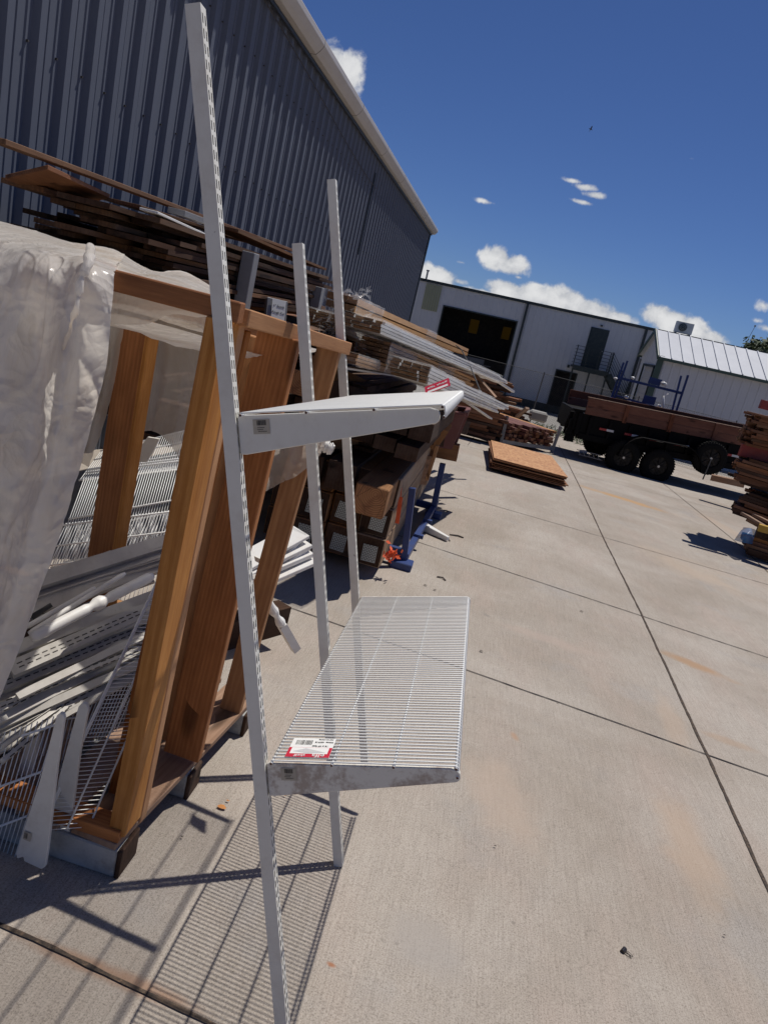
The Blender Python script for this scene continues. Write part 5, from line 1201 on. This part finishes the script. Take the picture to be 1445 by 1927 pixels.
# rubble, rocks, weeds at the fence foot
mb = MB()
for k in range(130):
    c = V((random.uniform(-.6, 1.0), random.uniform(21, 24), 0)); c.z = gz(c.y)+.03; s_ = random.uniform(.04, .12)
    M3 = Matrix.Rotation(random.uniform(0, 3), 3, 'Z') @ Matrix.Rotation(random.uniform(0, 1), 3, 'X'); mb.box(c, (s_, s_*.8, s_*.6), M3)
tag(build(mb, 'rubble', 'rubble'), 'pale stones and rubble along the fence foot', 'rubble', kind='stuff')
mb = MB()
for k in range(900):
    c = V((random.choice([random.gauss(2.0, .5), random.gauss(.3, .5), random.gauss(3.0, .3)]), random.uniform(21.6, 23.6), 0)); c.z = gz(c.y)+random.uniform(.0, .25); uu = V((random.gauss(0,1), random.gauss(0,1), random.gauss(.6,1))).normalized()*.05; ww = uu.orthogonal().normalized()*.02; mb.add([c-uu, c+ww, c+uu, c-ww], [(0,1,2,3)])
tag(build(mb, 'weeds', 'foliage'), 'green weeds growing at the foot of the chain link fence', 'weeds', kind='stuff')
# plywood sheets
random.seed(8)
A_, B_, C_, D_ = G(922, 838, .2), G(1034, 853, .2), G(1062, 903, .2), G(925, 872, .2)
pc = V((.96, 12.85, 0)); pa = math.radians(1.5)
for k in range(9):
    sx, sy = 1.22, 2.6; z = gz(pc.y)+.05+k*.021; dxj, dyj, aj = random.uniform(-.04,.04), random.uniform(-.05,.05), pa+random.uniform(-.015,.015)
    if k == 8: dxj = dyj = 0; aj = pa
    M_ = Matrix.Translation((pc.x+dxj, pc.y+dyj, z)) @ Matrix.Rotation(-math.atan(SLOPE), 4, 'X') @ Matrix.Rotation(aj, 4, 'Z') @ Matrix.Rotation(math.pi/2, 4, 'Z')
    mb = MB(); mb.box(M_.translation, (sy, sx, .015), M_.to_3x3())
    tag(build(mb, 'plywood_sheet', ['flake_board'] if k == 8 else ['ext_board'], None, M_, bevel=.001), 'orange plywood sheet on top of the low stack' if k == 8 else 'plywood sheet below the top one in the low stack', 'plywood sheet', 'plywood sheets in the low stack' )
for k in range(3):
    a = V((pc.x-.55, pc.y-1.1+k*1.1, gz(pc.y-1.1+k*1.1)+.02)); c = a+V((1.15, .12, -.004)); tag(plank('bearer', a, c, .09, .035, 'dark_board', None), 'bearer under the plywood stack', 'bearer', 'bearers under the plywood stack')

# ------------------------------------------------------------------ lumber stacks at the right edge
random.seed(12)
RL = 2.6
def rst(px, py, Y, ang, layers, depth, th, mats, lab, group, pitch=0.0, jit=.10, L=RL, wds=(.14,.19)):
    c = P(px, py, Y); xstack('lumber', (c.x, c.y), ang, L, layers, depth, c.z, th, mats, lab, group, jit, 'board', wds, pitch)
rst(1412, 838, 10.5, -.10, 11, .75, .040, ['ext_board','ext_board','old_board'], 'reddish board in the uppermost bundle at the right edge', 'boards in the uppermost bundle at the right edge', .02, .09)
rst(1382, 905, 10.5, -.30, 9, .85, .042, ['ext_board','ext_board','dark_board'], 'reddish board in the second bundle down at the right edge', 'boards in the second bundle down at the right edge', -.02, .10)
rst(1392, 948, 10.4, -.42, 5, .85, .042, ['ext_board','dark_board'], 'reddish board in the third bundle down at the right edge', 'boards in the third bundle down at the right edge', -.03, .07)
rst(1372, 962, 10.5, -.45, 3, .8, .045, ['ext_board','dark_board'], 'dark red board in the fourth bundle down at the right edge', 'boards in the fourth bundle down at the right edge', -.03, .07)
tag(plank('curved_board', P(1405, 775, 10.6), P(1470, 790, 10.5), .16, .025, 'ext_board', None, warp=.03), 'curved board lying loose on the uppermost bundle', 'board')
for (p0, p1, lab) in (((1430,760,10.4), (1500,778,10.4), 'red steel beam end above the right edge stacks'), ((1392,846,10.7), (1480,868,10.7), 'red steel beam between the first and second bundles')):
    tag(plank('red_beam', P(*p0), P(*p1), .08, .12 if p0[1] < 800 else .17, 'red_beam', None), lab, 'steel beam')
for k, (x, y, x2, y2, m_) in enumerate([(1395,965,1470,1010,'pallet_wood'), (1405,978,1480,1018,'pallet_wood'), (1416,968,1490,1005,'pallet_wood')]):
    tag(plank('scrap_board', P(x, y, 10.0), P(x2, y2, 9.6), .07, .035, m_, None), ['grey scrap board leaning leftmost on the low pallet', 'grey scrap board leaning second on the low pallet', 'grey scrap board leaning third on the low pallet'][k], 'board', 'grey scrap boards on the low pallet')
for k in range(4):
    a = P(1395+k*3, 1008+k*9, 10.1-.05*k); tag(plank('scrap_timber', a, a+V((1.3, -.25, -.03)), .14, .09, ['timber','ext_board','timber','dark_board'][k], None), ['brown timber scrap, top one in the low pile at the right edge', 'brown timber scrap, second in the low pile at the right edge', 'brown timber scrap, third in the low pile at the right edge', 'dark timber scrap at the bottom of the low pile at the right edge'][k], 'timber', 'timber scraps at the right edge')
tag(plank('yellow_channel', P(1426, 992, 9.7), P(1475, 1006, 9.6), .1, .09, 'yellow_metal', None), 'yellow steel channel among the low scrap at the right edge', 'channel')
net_root = empty('blue_plastic_bag', G(1395, 1018), 'crumpled blue plastic bag by the low scrap pile', 'bag')
net('bag', [[(1398,992,9.9),(1412,994,9.8),(1422,998,9.9)], [(1388,1005,9.8),(1404,1006,9.6),(1418,1010,9.8)], [(1380,1016,9.8),(1396,1021,9.7),(1412,1024,9.8)]], 'blue_film', net_root, 8, .03, 9, 71)
# shelves of rack under right stacks
tag(plank('support_block', V((4.75, 10.9, gz(10.9)+.02)), V((4.75, 10.9, .18)), .6, .5, 'dark_board', None, up=(0,1,0)), 'dark stacked blocks that carry the right edge bundles', 'block')
# plank under trailer nose
tag(plank('yellow_plank', P(1337, 898, 15.6), P(1400, 912, 15.4), .2, .12, 'pallet_wood', None), 'pale plank lying beneath the trailer beside the spare wheel', 'plank')

# ------------------------------------------------------------------ small things on the concrete
def chip(px, py, s, mat, lab, cat='leaf', group=None, seed=0):
    c = G(px, py, .006); mb = MB(); n = 9; vs = [c+V((0,0,.004))]
    for k in range(n):
        a = 2*math.pi*k/n; r = s*(.7+.5*noise.noise(V((k*1.3, seed, 0)))+.2); vs.append(c+V((math.cos(a)*r*1.6, math.sin(a)*r, .002+.006*abs(noise.noise(V((k, seed, 3)))))))
    mb.add(vs, [(0, 1+k, 1+(k+1) % n) for k in range(n)]); return tag(build(mb, 'dry_leaf' if cat == 'leaf' else cat.replace(' ', '_'), mat), lab, cat, group)
chip(418, 1519, .011, 'leaf_dry', 'curled orange dry leaf between the pallet and the front upright', seed=1)
chip(429, 1507, .004, 'leaf_dry', 'tiny leaf fragment beside the curled orange leaf', seed=2)
chip(536, 1497, .004, 'leaf_dry', 'tiny brown leaf fragment under the lower shelf', seed=3)
for k, (px, py) in enumerate([(343,1575),(1094,1150),(931,1592),(1362,1760),(800,1101),(818,1110),(905,1225),(1050,1322)]):
    chip(px, py, .0035 if py > 1300 else .009, 'pebble', 'tiny dark pebble lying alone on the concrete', 'pebble', 'tiny pebbles on the concrete', seed=5+k)
for k, (p0, p1) in enumerate([((846,1006),(872,1012)), ((822,1085),(838,1092)), ((835,960),(842,963)), ((838,1015),(846,1018))]):
    a, c = G(*p0, .006), G(*p1, .006); mb = MB(); mb.tube([a, (a+c)/2+V((.01,.02,.004)), c], .006 if k else .008, 5)
    tag(build(mb, 'twig', 'pebble'), ['long thin twig beside the white stake', 'short twig on the concrete near the front blue post', 'short twig by the rear blue post', 'short twig close to the tip of the white stake'][k], 'twig', 'twigs on the concrete')
# black binder clip
cc = G(1172, 1790, 0); e = empty('binder_clip', cc, 'small black binder clip with wire handles lying on the concrete', 'clip')
CM = frameM(cc, V((.55, .8, 0)), V((-.8, .55, 0)))
mb = MB(); mb.prism([CM @ V(q) for q in ((-.011,-.008,.001), (-.011,.008,.001), (-.011,.006,.008), (-.011,.0,.0115), (-.011,-.006,.008))], CM.to_3x3() @ V((.022, 0, 0))); build(mb, 'body', 'clip_black', e, bevel=.0008)
for s_ in (-1, 1):
    d0 = V((0.0, -.006, .004)); mb = MB()
    mb.tube([CM @ V((-.006, -.008, .003+.002*s_)), CM @ V((-.005+s_*.004, -.022, .004)), CM @ V((0+s_*.006, -.030, .0025)), CM @ V((.005+s_*.004, -.022, .004)), CM @ V((.006, -.008, .003+.002*s_))], .0008, 6); build(mb, 'handle', 'clip_black', e, smooth=True)
# bird
bp = P(1111, 243, 40.0); mb = MB(); mb.tube([bp+V((-.10,0,.02)), bp, bp+V((.10,0,-.03))], [.005, .028, .006], 8)
mb.add([bp+V((-.03,0,.01)), bp+V((.03,0,.0)), bp+V((.05,-.15,.08)), bp+V((.0,-.22,.10))], [(0,1,2,3)]); mb.add([bp+V((-.03,0,.01)), bp+V((.03,0,.0)), bp+V((.02,.15,.05)), bp+V((-.04,.2,-.10))], [(0,1,2,3)])
tag(build(mb, 'bird', 'bird_black', smooth=True), 'small black bird flying high in the blue sky', 'bird')
